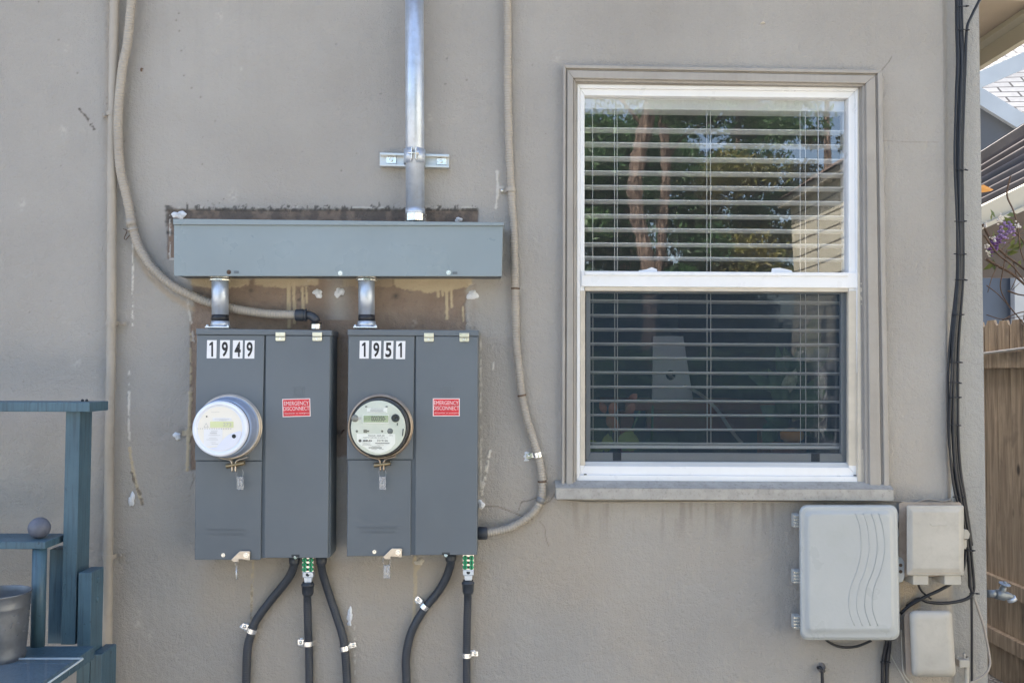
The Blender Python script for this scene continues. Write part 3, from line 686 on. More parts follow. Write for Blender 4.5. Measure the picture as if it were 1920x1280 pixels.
def blob(name, px, py, rx, ry, mt, th=.006, seed=1, parent=None, d=.001, rot=0.):
    """lump of caulk pressed on the wall"""
    r = np.random.RandomState(seed); K = 28; ring = 6; m = MB(); c = P(px, py, d)
    ph = r.uniform(0, 6, 4); vs = [(c.x, c.y-th, c.z)]
    for j in range(1, ring+1):
        for k in range(K):
            a = 2*math.pi*k/K; w_ = 1+.16*math.sin(2*a+ph[0])+.13*math.sin(3*a+ph[1])+.09*math.sin(5*a+ph[2])+.05*math.sin(9*a+ph[3])
            u = S(rx)*w_*j/ring*math.cos(a); v = S(ry)*w_*j/ring*math.sin(a)
            u, v = u*math.cos(rot)-v*math.sin(rot), u*math.sin(rot)+v*math.cos(rot)
            h = th*max(0, 1-(j/ring)**3)*(1+r.uniform(-.35,.35))
            vs.append((c.x+u, c.y-h, c.z+v))
    fs = [(0, 1+k, 1+(k+1) % K) for k in range(K)]
    for j in range(1, ring):
        for k in range(K):
            a = 1+(j-1)*K+k; b = 1+(j-1)*K+(k+1) % K; fs.append((a, a+K, b+K, b))
    m.add(vs, fs, True); return m.build(name, mt, parent)
def ribbed(pts, d, r, pitch_px=4.6, amp=.05, seg=16, step=1.15, r_px=None):
    pw = path(pts, d, step); L = 0; rs = []
    for i, p in enumerate(pw):
        if i: L += (p-pw[i-1]).length
        rs.append(r*(1+amp*math.sin(2*math.pi*L/S(pitch_px))))
    return MB().tube(pw, rs, seg)
def strap(pts_dir, px, py, d, r, side, mt, parent, ang=0., w_px=9, foot=14, screwm='zinc', name='strap'):
    """one-hole strap: a band round a pipe of radius r lying against the wall, with an ear and screw"""
    c = P(px, py, d); ax = Vector((math.sin(ang), 0, math.cos(ang))); wd = S(w_px)
    sd = Vector((math.cos(ang), 0, -math.sin(ang)))*side; m = MB(); K = 18; th = .0016
    prof = []
    for k in range(K+1):
        a = -math.pi*.5 + math.pi*1.0*k/K      # from far side round the front
        prof.append(c + sd*(r+th)*math.sin(a) + Vector((0,-1,0))*(r+th)*max(math.cos(a), 0))
    prof = [Vector((prof[0].x, -.001, prof[0].z))] + prof
    ear0 = c + sd*(r+th); ear0 = Vector((ear0.x, -.0065, ear0.z)); ear1 = ear0 + sd*S(foot)
    prof += [ear0, ear1]; n = len(prof); vs = []
    for p in prof: vs += [p-ax*wd/2, p+ax*wd/2]
    m.add(vs, [(2*i, 2*i+1, 2*i+3, 2*i+2) for i in range(n-1)])
    o = m.build(name, mt, parent); s = o.modifiers.new('thick', 'SOLIDIFY'); s.thickness = th; s.offset = 0
    e = ear0 + sd*S(foot*.58); h = MB(); h.lathe([(-.003,.0001),(-.003,S(2.2)),(-.0015,S(3.0)),(.0,S(3.0))], e+Vector((0,-.001,0)), (0,1,0), 12)
    h.build('screw', M[screwm], o)
    return o

# ---------------------------------------------------------------- wiring trough
tr = thing('wiring_trough', P(634, 518, 0), 'long grey metal wiring trough above the two meter panels', 'wiring trough')
m = MB(); m.pq([(329,516),(940,516.5),(942,419),(327,412)], .094, .001); m.build('body', M['panel2'], tr, .0015)
m = MB(); m.pq([(326,517.5),(941,518),(943,423.5),(326,421.5)], .1, .0945); m.build('cover', M['trough'], tr, .0012)
m = MB(); m.pq([(324.5,421),(944.5,423.2),(945,417),(324,410)], .106, .001); m.build('top_flange', M['trough'], tr, .0015)
for x, y, mt in ((429,510,'rustscrew'),(638,512,'zinc'),(841,511,'zinc')): screw(x, y, .1, 4.2, M[mt], tr)
for x, y in ((443,510),(853,511.5)): MB().q(x-4.5,y-2.3,x+4.5,y+2.3,.1012,.1).build('screw_slot', M['panel'], tr, .0008)
for i, (x, y, a, b) in enumerate(((336,403,12,8),(860,412,8,4))): blob('caulk_patch', x, y, a, b, M['white'], .007, 5+i, house, .001)

# ---------------------------------------------------------------- riser pipe and strut channel
rp = thing('riser_pipe', P(778, 412, .06), 'thick galvanised riser pipe rising from the top of the grey wiring trough', 'pipe')
MB().tube([P(776.5,-60,.055), P(777.5,150,.055), P(778.5,400,.055)], [.0262,.0263,.0265], 32).build('pipe', M['galv'], rp)
MB().cyl(P(778.5,392,.055), P(778.7,404,.055), .0275, .0275, 32).build('coupling', M['galv'], rp)
m = MB(); m.lathe([(0,.028),(0.0,.0305),(.022,.0305),(.022,.028)], P(779,416,.055), (0,0,1), 8, False); m.build('hub_nut', M['zinc'], rp, .001)
st = thing('strut_channel', P(777, 301, 0), 'short galvanised strut channel bolted across the wall behind the riser pipe', 'strut channel')
m = MB(); m.pq([(712,311),(842,314.5),(842,289.5),(712,286)], .009, .001)
for a, b in ((286,290.5),(306.5,311)): m.pq([(712,b),(842,b+3.5),(842,a+3.5),(712,a)], .026, .001 if a == 286 else .0011)
m.build('channel', mat('strut steel', lin(.60,.62,.62), .4, .7, .03, 4), st, .0008)
for x, y in ((733,299.5),(827,302)):
    w_ = MB().q(x-9,y-6,x+10,y+7,.0125,.0092).build('square_washer', M['zinc'], st, .001)
    h = MB(); c = P(x, y, .0135); h.lathe([(-.004,.0001),(-.004,.0022),(-.0015,.0022),(-.0015,.0036),(-.005,.0042),(-.005,.0058),(.001,.0058)], c, (0,1,0), 6, False); h.build('bolt', M['zinc'], w_)
cl = MB(); pc = P(778, 294.5, .055); K = 30; vs = []
for k in range(K+1):
    a = R(100) + R(340)*k/K
    for dz in (-S(13), S(13)): vs.append(pc + Vector((math.cos(a+math.pi)*.0292, math.sin(a+math.pi)*.0292*1, dz)))
clamp = MB()
for side in (-1, 1):
    vs = []; n = 14
    for k in range(n+1):
        a = R(12) + R(150)*k/n
        p = pc + Vector((side*math.sin(a)*.0292, -math.cos(a)*.0292, 0))
        vs += [p+Vector((0,0,-S(13.5))), p+Vector((0,0,S(13.5)))]
    clamp = MB().add(vs, [(2*i,2*i+1,2*i+3,2*i+2) for i in range(n)], True); o = clamp.build('clamp_half', M['galv'], st); sd = o.modifiers.new('t','SOLIDIFY'); sd.thickness = .0022; sd.offset = 1 if side < 0 else 1
    MB().box(pc.x+side*.006-.0014, pc.x+side*.006+.0014, pc.y-.042, pc.y-.028, pc.z-S(10), pc.z+S(12)).build('clamp_ear', M['zinc'], o, .001)
MB().cyl(pc+Vector((-.017,-.036,.003)), pc+Vector((.013,-.036,.003)), .0028, seg=10).build('clamp_bolt', M['zinc'], st)
MB().cyl(pc+Vector((.008,-.036,.003)), pc+Vector((.014,-.036,.003)), .0055, seg=6, smooth=False).build('clamp_nut', M['zinc'], st)

# ---------------------------------------------------------------- nipples between trough and panels
def nipple(cx, label, y1):
    t = thing('conduit_nipple', P(cx, y1, .05), label, 'pipe nipple', 'nipples joining the trough to the panels'); d = .06; k = (y1-611)
    MB().tube([P(cx-.5,514,d), P(cx,590+k,d)], S(15.3,d), 28).build('pipe', M['galv'], t)
    MB().cyl(P(cx,589.5+k,d), P(cx,601+k,d), S(15.6,d), seg=28).build('tape_band', M['tape'], t)
    MB().lathe([(0,S(16.5,d)),(0,S(18,d)),(S(11,d),S(16.3,d)),(S(11,d),S(15,d))], P(cx,612+k,d), (0,0,1), 28).build('collar', M['galv'], t)
    MB().lathe([(0,S(15,d)),(0,S(20.5,d)),(S(2.2,d),S(20.5,d)),(S(2.2,d),S(15,d))], P(cx,526.5,d), (0,0,1), 10, False).build('locknut', M['zinc'], t)
    MB().lathe([(0,S(15,d)),(0,S(20,d)),(S(2.2,d),S(20,d)),(S(2.2,d),S(15,d))], P(cx,521.5,d), (0,0,1), 10, False).build('locknut', M['zinc'], t)
    a = P(cx, 615+k, d); f = MB(); f.box(a.x-S(22,d), a.x+S(22,d), -.092, -.02, a.z+.0005, a.z+.0045); f.build('flange_plate', M['steelbright'], t, .001)
    for sx in (-19, 19): MB().lathe([(.002,.004),(.006,.0038),(.008,.002),(.009,.0001)], (a.x+S(sx,d), -.085, a.z+.002), (0,0,1), 8).build('flange_screw', M['zinc'], t)
nipple(413, 'left taped galvanised nipple, above the panel numbered 1949', 612)
nipple(687.5, 'right taped galvanised nipple, above the panel numbered 1951', 612)

# ---------------------------------------------------------------- meter panels
def panel(dx, num, lab, G, stk):
    """G: pixel corners of each member"""
    t = thing('meter_panel', P(*G['base'], 0), lab, 'meter panel', 'meter panels with a breaker door')
    m = MB(); m.pq(G['body'], .098, .001); m.build('enclosure', M['panel2'], t, .0015)
    m = MB(); m.pq(G['flange'], .110, .0005); m.build('top_flange', M['panel'], t, .0018)
    m = MB(); m.pq(G['upper'], .106, .0985); m.build('meter_cover', M['panel'], t, .0018)
    lc = MB().pq(G['lower'], .1035, .0984).build('lower_cover', M['panel'], t, .0018)
    dr = MB().pq(G['door'], .108, .0983).build('breaker_door', M['panel'], t, .0022)
    for x, y in G['hinge']:
        h = MB(); h.pq([(x-9,y-.5),(x+9,y-.5),(x+9,y-8.5),(x-9,y-8.5)], .1145, .1101); hc = h.build('hinge_clip', M['zinc_y'], t, .001)
        MB().pq([(x-9,y+6.5),(x-7.5,y+8),(x+7.5,y+8),(x+9,y+6.5),(x+9,y+.5),(x-9,y+.5)], .112, .1081).build('clip_leaf', M['zinc_y'], hc, .0008)
        screw(x, y+4, .1122, 2.6, M['zinc'], hc)
    # embossed square mark on the door
    x, y, hw = G['logo']
    for a, b in ((hw, hw-2.0), (hw*.62, hw*.62-1.6)):
        m = MB(); A_ = dict(TL=(x-a,y-a*.95), TR=(x+a,y-a*.95), BL=(x-a,y+a*.95), BR=(x+a,y+a*.95)); B_ = dict(TL=(x-b,y-b*.95), TR=(x+b,y-b*.95), BL=(x-b,y+b*.95), BR=(x+b,y+b*.95))
        frame4(A_, B_, .1087, .1079); m_ = m
        o = MB()
        for pts in ([B_['TL'],B_['TR'],A_['TR'],A_['TL']], [A_['BL'],B_['BL'],B_['TL'],A_['TL']], [B_['BR'],A_['BR'],A_['TR'],B_['TR']], [A_['BL'],A_['BR'],B_['BR'],B_['BL']]): o.pq(pts, .1088, .1079)
        o.build('embossed_square', M['panel'], dr, .0003)
    # red label
    x0, y0, x1, y1, rt = G['red']; cx, cy = (x0+x1)/2, (y0+y1)/2; hw, hh = (x1-x0)/2, (y1-y0)/2
    def rr(hw, hh): return [(cx+a*math.cos(rt)+b*math.sin(rt), cy-a*math.sin(rt)+b*math.cos(rt)) for a, b in ((-hw,hh),(hw,hh),(hw,-hh),(-hw,-hh))]
    em = MB().pq(rr(hw,hh), .1086, .1081).build('emergency_label', M['redprint'], dr, .0004)
    MB().pq(rr(hw-1.5,hh-1.5), .1089, .1085).build('label_field', M['red'], em)
    text('EMERGENCY', cx, cy-8.3, .1089, 7.2, 45.5, M['redprint'], em, 'label_line', rt, bold=-.004)
    text('DISCONNECT', cx, cy+1.5, .1089, 7.2, 47.5, M['redprint'], em, 'label_line', rt, bold=-.004)
    text('desconectar en emergencia', cx+1, cy+10.6, .1089, 3.0, 46, M['redprint'], em, 'label_line', rt)
    # numerals
    for (a, b, c_, d_), ch in zip(stk, num):
        s_ = MB().pq([(a,d_),(c_-.8,d_),(c_,b),(a+.8,b)], .1070, .1061).build('number_sticker', M['stickerwhite'], t)
        wch = 11.4
        if ch == '1':
            x_, y0_, y1_ = (a+c_)/2, b+(d_-b)*.09, b+(d_-b)*.91
            MB().pq([(x_-.8,y1_),(x_+2.6,y1_),(x_+2.6,y0_),(x_-.2,y0_),(x_-4.4,y0_+4.2),(x_-4.4,y0_+7.6),(x_-.8,y0_+5.8)], .1074, .1071).build('numeral', M['blackface'], s_)
        else: text(ch, (a+c_)/2-(1.0 if ch == '1' else 0), (b+d_)/2, .1070, (d_-b)*.83, wch, M['blackface'], s_, 'numeral', bold=.026)
    # embossed warning
    x, y = G['emb']
    text('DO NOT BREAK SEAL', x, y-4.2, .1036, 4.6, 72, M['panel'], lc, 'embossed_lettering', depth=.0009)
    text('NO FUSES INSIDE', x, y+4.2, .1036, 4.6, 62, M['panel'], lc, 'embossed_lettering', depth=.0009)
    screw(*G['screw'], .1036, 3.6, M['zinc'], t)
    x, y = G['latch']      # latch bracket, hole for the seal at its lower left
    lt = MB().pq([(x-19,y+9),(x-14,y+13),(x-5,y+13),(x-5,y+8),(x+3,y+8),(x+16,y+10),(x+17,y-6),(x+15,y-7.5),(x-2,y-7.5),(x-5,y-5)], .112, .1085).build('latch', M['ringlight'], t, .0008)
    screw(x+9.5, y, .1122, 5, M['zinc'], lt)
    x, y = G['vent']; MB().q(x-7.5, y-3, x+7.5, y+2, .1083, .1078).build('latch_slot', M['dark_gap'], dr)
    MB().cyl(P(x, y+2.2, .1088), P(x, y+2.2, .1083), S(3.2), seg=16).build('slot_rivet', M['zinc'], dr)
    return t
panel(0, '1949', 'left grey meter panel numbered 1949, carrying the milky white meter', dict(
    base=(493,1048), body=[(365.5,1047),(619,1044.5),(621.5,620),(369,618)], flange=[(367.5,627),(622,629),(622,619),(367.5,615.6)],
    upper=[(365,863),(491,863),(496,628.5),(369,627.8)], lower=[(364.5,1049),(489,1049),(491,864),(366.5,864)], door=[(495,1045.7),(615,1045.7),(619.5,629.8),(498.5,628.7)],
    hinge=((525.5,631),(594.5,631)), logo=(560,734.5,10.5), red=(529.5,747,582,781,R(1.6)), emb=(425,997), screw=(418.5,1040), latch=(452,1040), vent=(554,1042)),
    ((387.5,637.5,406.3,671.5),(412,637.5,431,671.5),(436,637.8,455.3,671.8),(458.6,638,477.4,672)))
panel(0, '1951', 'right grey meter panel numbered 1951, carrying the green faced meter', dict(
    base=(772,1042), body=[(650.5,1040.5),(895,1039.5),(897,622),(653,620)], flange=[(651.5,628.5),(898,630),(898,619.3),(651.5,617.3)],
    upper=[(650,861),(774,861),(777.5,629.6),(654,628.8)], lower=[(650,1042.5),(770,1041.2),(771,862),(652.5,862)], door=[(778,1040.5),(894.5,1040),(896,630.8),(780,629.8)],
    hinge=((804,632.5),(870.5,632.5)), logo=(837,734,10.5), red=(811.5,746.5,862,780,R(0)), emb=(709,993), screw=(702,1034), latch=(737,1035), vent=(836,1038)),
    ((673.8,638.5,692,672),(696.5,639,714.7,672.2),(719,639,737.8,672.5),(742,639.2,760.2,673)))

# ---------------------------------------------------------------- electric meters
def ring_clamp(t, cx, cy, r, d, mt, tx, ty, bolt, bm):
    c = P(cx, cy, d); m = MB(); rr_ = S(r, d)
    m.lathe([(.012, rr_*.97), (.009, rr_*1.0), (.003, rr_*1.005), (-.002, rr_*.985), (-.003, rr_*.94), (0, rr_*.93)], c, (0,1,0), 64)
    m.lathe([(.011, rr_*.99), (.0095, rr_*1.02), (.0075, rr_*1.02), (.007, rr_*.99)], c, (0,1,0), 64)
    o = m.build('ring', M[mt], t)
    for s in (-1, 1):
        pts = path([(tx+s*(26), ty-24.5), (tx+s*15, ty-21), (tx+s*8, ty-19.5), (tx+s*4.2, ty-16), (tx+s*3.2, ty-8), (tx+s*3.2, ty+3)], d+.004, 3)
        vs = []
        for p in pts: vs += [p+Vector((0,-.007,0)), p+Vector((0,.006,0))]
        q = MB().add(vs, [(2*i,2*i+1,2*i+3,2*i+2) for i in range(len(pts)-1)], True).build('ring_tail', M[mt], t); sd = q.modifiers.new('t','SOLIDIFY'); sd.thickness = .0028; sd.offset = 0
    (ax, ay), (bx, by) = bolt; MB().cyl(P(ax, ay, d+.006), P(bx, by, d+.006), S(4.3, d), seg=14).build('ring_bolt', M[bm], t, .001)
def seal(px, py, d, label, rot=0., hs=1.0):
    t = thing('security_seal', P(px, py+20, d), label, 'seal', 'clear plastic seals on the meter panels')
    def q(a, b): ca, sa = math.cos(rot), math.sin(rot); return (px+a*ca*hs-b*sa, py+a*sa*hs+b*ca)
    MB().tube([P(*q(*p), d) for p in ((-5,-4),(-7,2),(-6,9),(-4,12))]+[P(*q(*p), d) for p in ((4,12),(6,9),(7,2),(5,-4))], .0009, 6).build('wire_loop', M['seal'], t)
    MB().pq([q(-6.5,36),(q(6.5,36)),(q(6.5,11)),(q(-6.5,11))], d+.006, d-.001).build('seal_body', M['seal'], t, .0012)
    MB().tube([P(*q(-2.5,13), d+.003), P(*q(-3,30), d+.003), P(*q(2,33), d+.003), P(*q(3,15), d+.003)], .0011, 6).build('seal_core', M['zinc'], t)
def round_meter(t, cx, cy, r, d): pass
# left meter: milky domed cover
mt1 = thing('electric_meter', P(428, 862, .1), 'round electric meter with a milky white protruding cover, numbered panel 1949', 'electric meter')
ring_clamp(mt1, 428, 800.5, 60, .118, 'ringlight', 439, 881, ((424,874),(459,867)), 'brass')
c = P(428, 800.5, .118); yf = -.197; r0 = S(56.5,.118); r1 = S(51,.197)
fc = Vector((c.x, yf, c.z))
side = MB().lathe([(0,r0*1.01),(-.006,r0),(-.012,r0*.97),(-.014,r0*.985),(-.024,r0*.96),(-.026,r0*.975),(-.036,r0*.945),(-.038,r0*.955),(-.050,r0*.93),(-.052,r0*.935),(-.060,r1*1.02)], c, (0,1,0), 64).build('cover_side', M['meterrib'], mt1)
MB().lathe([(.018,r1*1.0),(.008,r1*1.02),(.002,r1*.99),(0,r1*.95),(-.0005,r1*.90),(.0015,r1*.86),(.0035,r1*.85),(.003,r1*.83),(.0045,r1*.80)], fc, (0,1,0), 64).build('cover_rim', M['meterblue'], mt1)
def fdisc(c, r, th, seg=64):
    return MB().ext([c+Vector((r*math.cos(2*math.pi*k/seg),0,r*math.sin(2*math.pi*k/seg))) for k in range(seg)], th)
def fpx(px, py, y0):   # photo pixel -> point on the meter's own face plane
    return P(px, py, -y0)
fy = yf+.004
fdisc(Vector((c.x,fy,c.z)), r1*.82, .004).build('face_plate', M['meterbeige'], mt1)
ax, ay = to_px(c.x, fy, c.z); k = 1
fd = -fy
lo = []
for i in range(31):
    a = R(-8) - R(112)*i/30; lo.append((ax+41*math.cos(a), ay-41*math.sin(a)))
lo = lo + [(ax-6, ay+34), (ax, ay+27), (ax+7, ay+18), (ax+16, ay+11), (ax+26, ay+7), (ax+36, ay+4)]
MB().pq(lo[::-1], fd+.0022, fd+.0003).build('lower_plate', M['meterlav'], mt1, .0006)
MB().lathe([(0,.0001),(-.0015,S(2.6)),(0,S(3.6)),(.001,S(3.6))], P(438.5, 817.5, fd+.0024), (0,1,0), 20).build('optical_port', M['rubber'], mt1)
MB().q(394,790,437.5,801,fd+.0012,fd+.0002).build('display', M['lcdpale'], mt1)
text('273', 426, 795.5, fd+.0013, 6.5, 15, M['inkpale'], mt1, 'reading')
MB().q(399,783,434,789,fd+.0010,fd+.0002).build('paper_label', M['stickerwhite'], mt1)
MB().q(382,803,417,836,fd+.0006,fd+.0001).build('paper_label', M['stickerwhite'], mt1)
for i, (x, y, w_, h) in enumerate(((416,785,26,1.1),(418,787.3,13,1),(404,772,14,1),(402,803.3,62,1.4),(402,807.5,11,1.6),(400,811.5,12,3),(402,815.5,21,1.2),(399,820.8,13,1),(398,823.8,20,1.6),(400,829,8,1),(403,832,11,1.4))):
    text('IIIIIIIIIIIIIII'[:max(4,int(w_/1.6))], x, y, fd+.0014, h, w_, M['inkpale'], mt1, 'print_line')
MB().pq([(382,801),(391,801),(386.5,792.5)], fd+.0009, fd+.0005).build('warning_triangle', M['inkpale'], mt1); MB().pq([(383.2,800.3),(389.8,800.3),(386.5,793.9)], fd+.0010, fd+.0005).build('triangle_field', M['meterbeige'], mt1)
blob_d = MB().lathe([(0,.0001),(-.001,S(1)),(0,S(1.4))], P(387.5,780.5,fd+.001), (0,1,0), 10).build('indicator', M['ink'], mt1)
seal(449, 882, .124, 'clear plastic seal hanging from the ring clamp of the milky meter', R(-2))
# right meter: clear cover over a pale green grey face
mt2 = thing('electric_meter', P(712, 862, .1), 'round electric meter with a pale green face and dark digital readout', 'electric meter')
ring_clamp(mt2, 712.5, 800, 60, .118, 'bronze', 716.5, 879, ((701,872),(732,868)), 'brass')
c = P(712.5, 800, .118); fy = -.158; r0 = S(57,.118); rf = S(51.5,.158); fd = .158
MB().lathe([(.002,r0*.98),(-.006,r0*.965),(-.012,r0*.95),(-.030,rf*1.05),(-.034,rf*1.02),(-.030,rf*1.0)], c, (0,1,0), 64).build('cover_side', mat('smoked cover side', lin(.06,.065,.07), .12), mt2)
fdisc(Vector((c.x,fy,c.z)), rf*.985, .008).build('face_plate', M['meterface'], mt2, .001)
q0 = MB().q(680,777,703+26,793.5,fd+.0020,fd+.0003).build('display_bezel', M['meterlabel'], mt2, .0006)
MB().q(681.5,778.5,728,791.5,fd+.0026,fd+.0021).build('display', M['lcd'], q0)
text('012', 688, 784.5, fd+.0027, 6, 11, mat('faint lcd', lin(.16,.22,.13), .5), q0, 'reading'); text('000350', 708.5, 784.5, fd+.0027, 9.4, 25, M['ink'], q0, 'reading', bold=.008)
text('-', 722.5, 785, fd+.0027, 1.0, 3, M['ink'], q0, 'reading')
MB().q(688,764.5,726,773.5,fd+.0009,fd+.0001).build('paper_label', M['meterlabel'], mt2)
lb = MB().pq([(684,838),(693,845),(704,849),(713,849.5),(724,846),(733,841),(741,831),(741,813),(668.5+.5,813),(669,828),(676,834)], fd+.0009, fd+.0001).build('paper_label', M['meterlabel'], mt2)
for x in (686.5, 725): MB().q(x-2, 761, x+2, 763, fd+.0010, fd+.0001).build('slot', M['ink'], mt2)
for body, x, y, w_, h, b in (('IIIIIIIIIIIII', 707, 765.8, 23, 1.6, 0), ('IIIIIIIIIIIIIIIII', 706.5, 769.3, 24, 1.7, .02), ('IIIIIIIIIIIIIIIII', 706, 771.9, 33, 1.3, 0),
    ('FOCUS  AXR-SD', 706, 816.3, 30, 2.6, .01), ('FORM 2S CL200 240V 3W 60Hz Kh 7.2', 704, 820.2, 46, 2.0, 0), ('SMUD', 689, 825.8, 17.5, 3.2, .06), ('2219126', 717, 825.5, 20, 3.6, .01),
    ('IIIIIIIIIIIIIIIIIIII', 717, 830.5, 26, 1.8, .03), ('IIIIIIIII', 713, 833.4, 12, .9, 0), ('IIIIIIIIIIII', 687, 829.5, 15, 1.0, 0), ('IIIIIIIIII', 687, 831.8, 13, 1.0, 0), ('IIIIIIIIIIII', 688, 834, 17, 1.0, 0),
    ('IIIIIIIII', 705, 836.4, 15, 1.4, 0), ('IIIIIIIIIIIIIIIII', 703.5, 838.9, 24, 2.0, .03), ('IIIIII  IIIII', 708, 841.5, 22, 1.0, 0), ('CFS', 732.5, 816, 7, 2, 0)):
    text(body, x, y, fd+.0010, h, w_, M['ink'], mt2, 'print_line', bold=b)
MB().lathe([(0,.0001),(-.0003,S(2.2)),(0,S(2.7))], P(675, 825.8, fd+.0011), (0,1,0), 16).build('round_emblem', M['ink'], mt2)
MB().lathe([(-.001,.0001),(-.001,S(2)),(-.003,S(2.4)),(-.003,S(6)),(-.001,S(7.2)),(.001,S(7.3))], P(741.5, 783.5, fd), (0,1,0), 28).build('optical_port', M['rubber'], mt2)
MB().lathe([(-.002,.0001),(-.002,S(6)),(0,S(6.4))], P(665.5, 784, fd), (0,1,0), 24).build('reset_button', mat('grey button', lin(.22,.22,.19), .5), mt2)
MB().q(671,781.5,677,786.5,fd+.0012,fd).build('slot', M['inkpale'], mt2)
for x in (669, 716.5): MB().lathe([(-.0008,.0001),(-.0008,S(1.8)),(0,S(2))], P(x, 808, fd), (0,1,0), 14).build('rivet', mat('olive rivet', lin(.12,.13,.10), .5) if x == 669 else bpy.data.materials['olive rivet'], mt2)
MB().pq([(681.5,811),(688,811),(688,809.5),(692,809.5),(692,806.5),(688,806.5),(688,805),(681.5,805)], fd+.0012, fd).build('slot', bpy.data.materials['olive rivet'], mt2)
MB().lathe([(-.0015,.0001),(-.0015,S(4.6)),(0,S(5.2))], P(731.5, 808, fd), (0,1,0), 18).build('test_button', mat('slate button', lin(.10,.12,.12), .5), mt2)
MB().pq([(753.5,817),(755.5,817),(757,803.5),(755,803.5)], fd+.0012, fd).build('slot', M['ink'], mt2); MB().q(744,792.5,746,797,fd+.0012,fd).build('slot', M['ink'], mt2)
MB().lathe([(-.034,.0001),(-.036,rf*.5),(-.034,rf*.8),(-.030,rf*.99)][::-1], Vector((c.x, fy+.030, c.z)), (0,1,0), 64).build('clear_cover', M['meterglass'], mt2)
seal(717, 882, .124, 'clear plastic seal hanging from the ring clamp of the green faced meter')
seal(443, 1050, .105, 'thin clear seal hanging edge-on below the panel numbered 1949', 0, .22)
seal(725, 1048, .105, 'clear plastic seal hanging below the lower edge of the panel numbered 1951')

# ---------------------------------------------------------------- conduits
t = thing('rigid_conduit', P(201, 1280, .02), 'straight taupe painted conduit running down the wall left of the meters', 'conduit')
MB().tube(path([(215.5,-40),(215,0),(213.5,80),(212,200),(210,320),(209,620),(206,800),(204,960),(203,1040),(201,1210),(200,1400),(196,1940)], .022, 14), S(8.4), 24).build('pipe', M['painted'], t)
for y, x, s in ((214,211,-1),(606,209,1),(1043,203.5,1)): strap(None, x, y, .022, S(8.6), s, M['painted'], t, 0, 8, 14, 'painted')
t = thing('flexible_conduit', P(480, 600, .02), 'taupe flexible conduit curving across the wall into the panel numbered 1949', 'conduit')
ribbed([(250,-50,.03),(247,0,.03),(239,80,.032),(231,120,.034),(226,160,.036),(222,210,.036),(222,260,.034),(226,320,.03),(240,380,.024),(247,421,.02),(251,435,.02),(260,462,.02),(272,482,.02),(286,502,.02),(322,534,.02),(362,555,.022),(396,568,.024),(440,579,.026),(500,588,.035),(562,590.5,.05)], .02, S(8.0), 4.9, .08).build('hose', M['painted'], t)
cn = MB().lathe([(0,.0085),(0,S(9.5)),(.003,S(11)),(.022,S(11.4)),(.024,S(10)),(.027,S(10)),(.027,S(11.5)),(.031,S(11.5)),(.031,.007)], P(554,590.5,.05), (1,0,0), 20).build('connector', M['blackpvc'], t)
MB().tube([P(572,590.5,.05),P(580,591,.05),P(586,593.5,.05),P(591,598,.05),P(593,604,.05)], S(8.0), 18).build('elbow', M['blackpvc'], t)
MB().lathe([(0,S(7)),(0,S(10)),(S(9.5),S(10)),(S(9.5),S(7))], P(593,617,.05), (0,0,1), 8, False).build('hub', M['steelbright'], t, .001)
MB().cyl(P(593,607.5,.05), P(593,605,.05), S(10.3), seg=24).build('gasket', M['rubber'], t)
tie = MB().lathe([(-S(2),S(8.6)),(-S(2),S(9.6)),(S(2),S(9.6)),(S(2),S(8.6))], P(249.5,431,.02), (-.28,0,1), 20).build('tie_wire', M['painted'], t)
MB().tube(path([(243,434),(236,431),(231,429)], .014, 2)+path([(231,429),(238,433),(233,446),(236,449),(243,441)], .012, 2), .0011, 6).build('tie_wire', M['twig'], t)
MB().lathe([(-S(6),S(8.4)),(-S(6),S(9.0)),(S(6),S(9.0)),(S(6),S(8.4))], P(246,418,.02), (-.2,0,1), 20).build('coupling', M['painted'], t)

t = thing('flexible_conduit', P(1000, 1000, .02), 'taupe flexible conduit running down beside the window and curving into panel 1951', 'conduit')
ribbed([(951,-50),(951.5,0),(952,80),(952,164),(954,260),(957,328),(960,380),(962,410),(965,500),(966,545),(968,640),(972,680),(978.5,740),(988,785),(999,820),(1010,858),(1016,895),(1015,930),(1003,956),(980,976),(950,991,.03),(912,999,.045)], .018, S(7.2), 4.9, .08).build('hose', M['painted'], t)
MB().lathe([(0,.006),(0,S(10)),(.003,S(11.5)),(.024,S(12)),(.026,S(10.5)),(.030,S(10.5))], P(914,999,.045), (-1,0,0), 20).build('connector', M['blackpvc'], t)
strap(None, 958, 356, .018, S(7.6), -1, M['painted'], t, 0, 7, 13)
for x, y, a in ((966.5,541,0),(978.5,741,.2),(1016.5,902,.05)):
    MB().lathe([(-S(1.6),S(7.3)),(-S(1.6),S(8.2)),(S(1.6),S(8.2)),(S(1.6),S(7.3))], P(x,y,.018), (-a,0,1), 20).build('zip_band', M['twig'], t)
strap(None, 1008, 852, .018, S(7.6), -1, M['steelbright'], t, -.2, 9, 12)
MB().lathe([(-S(5),S(7.3)),(-S(5),S(8.4)),(S(5),S(8.4)),(S(5),S(7.3))], P(1013.5,937,.018), (.45,0,1), 20).build('band', mat('grey band', lin(.2,.2,.2), .6), t)

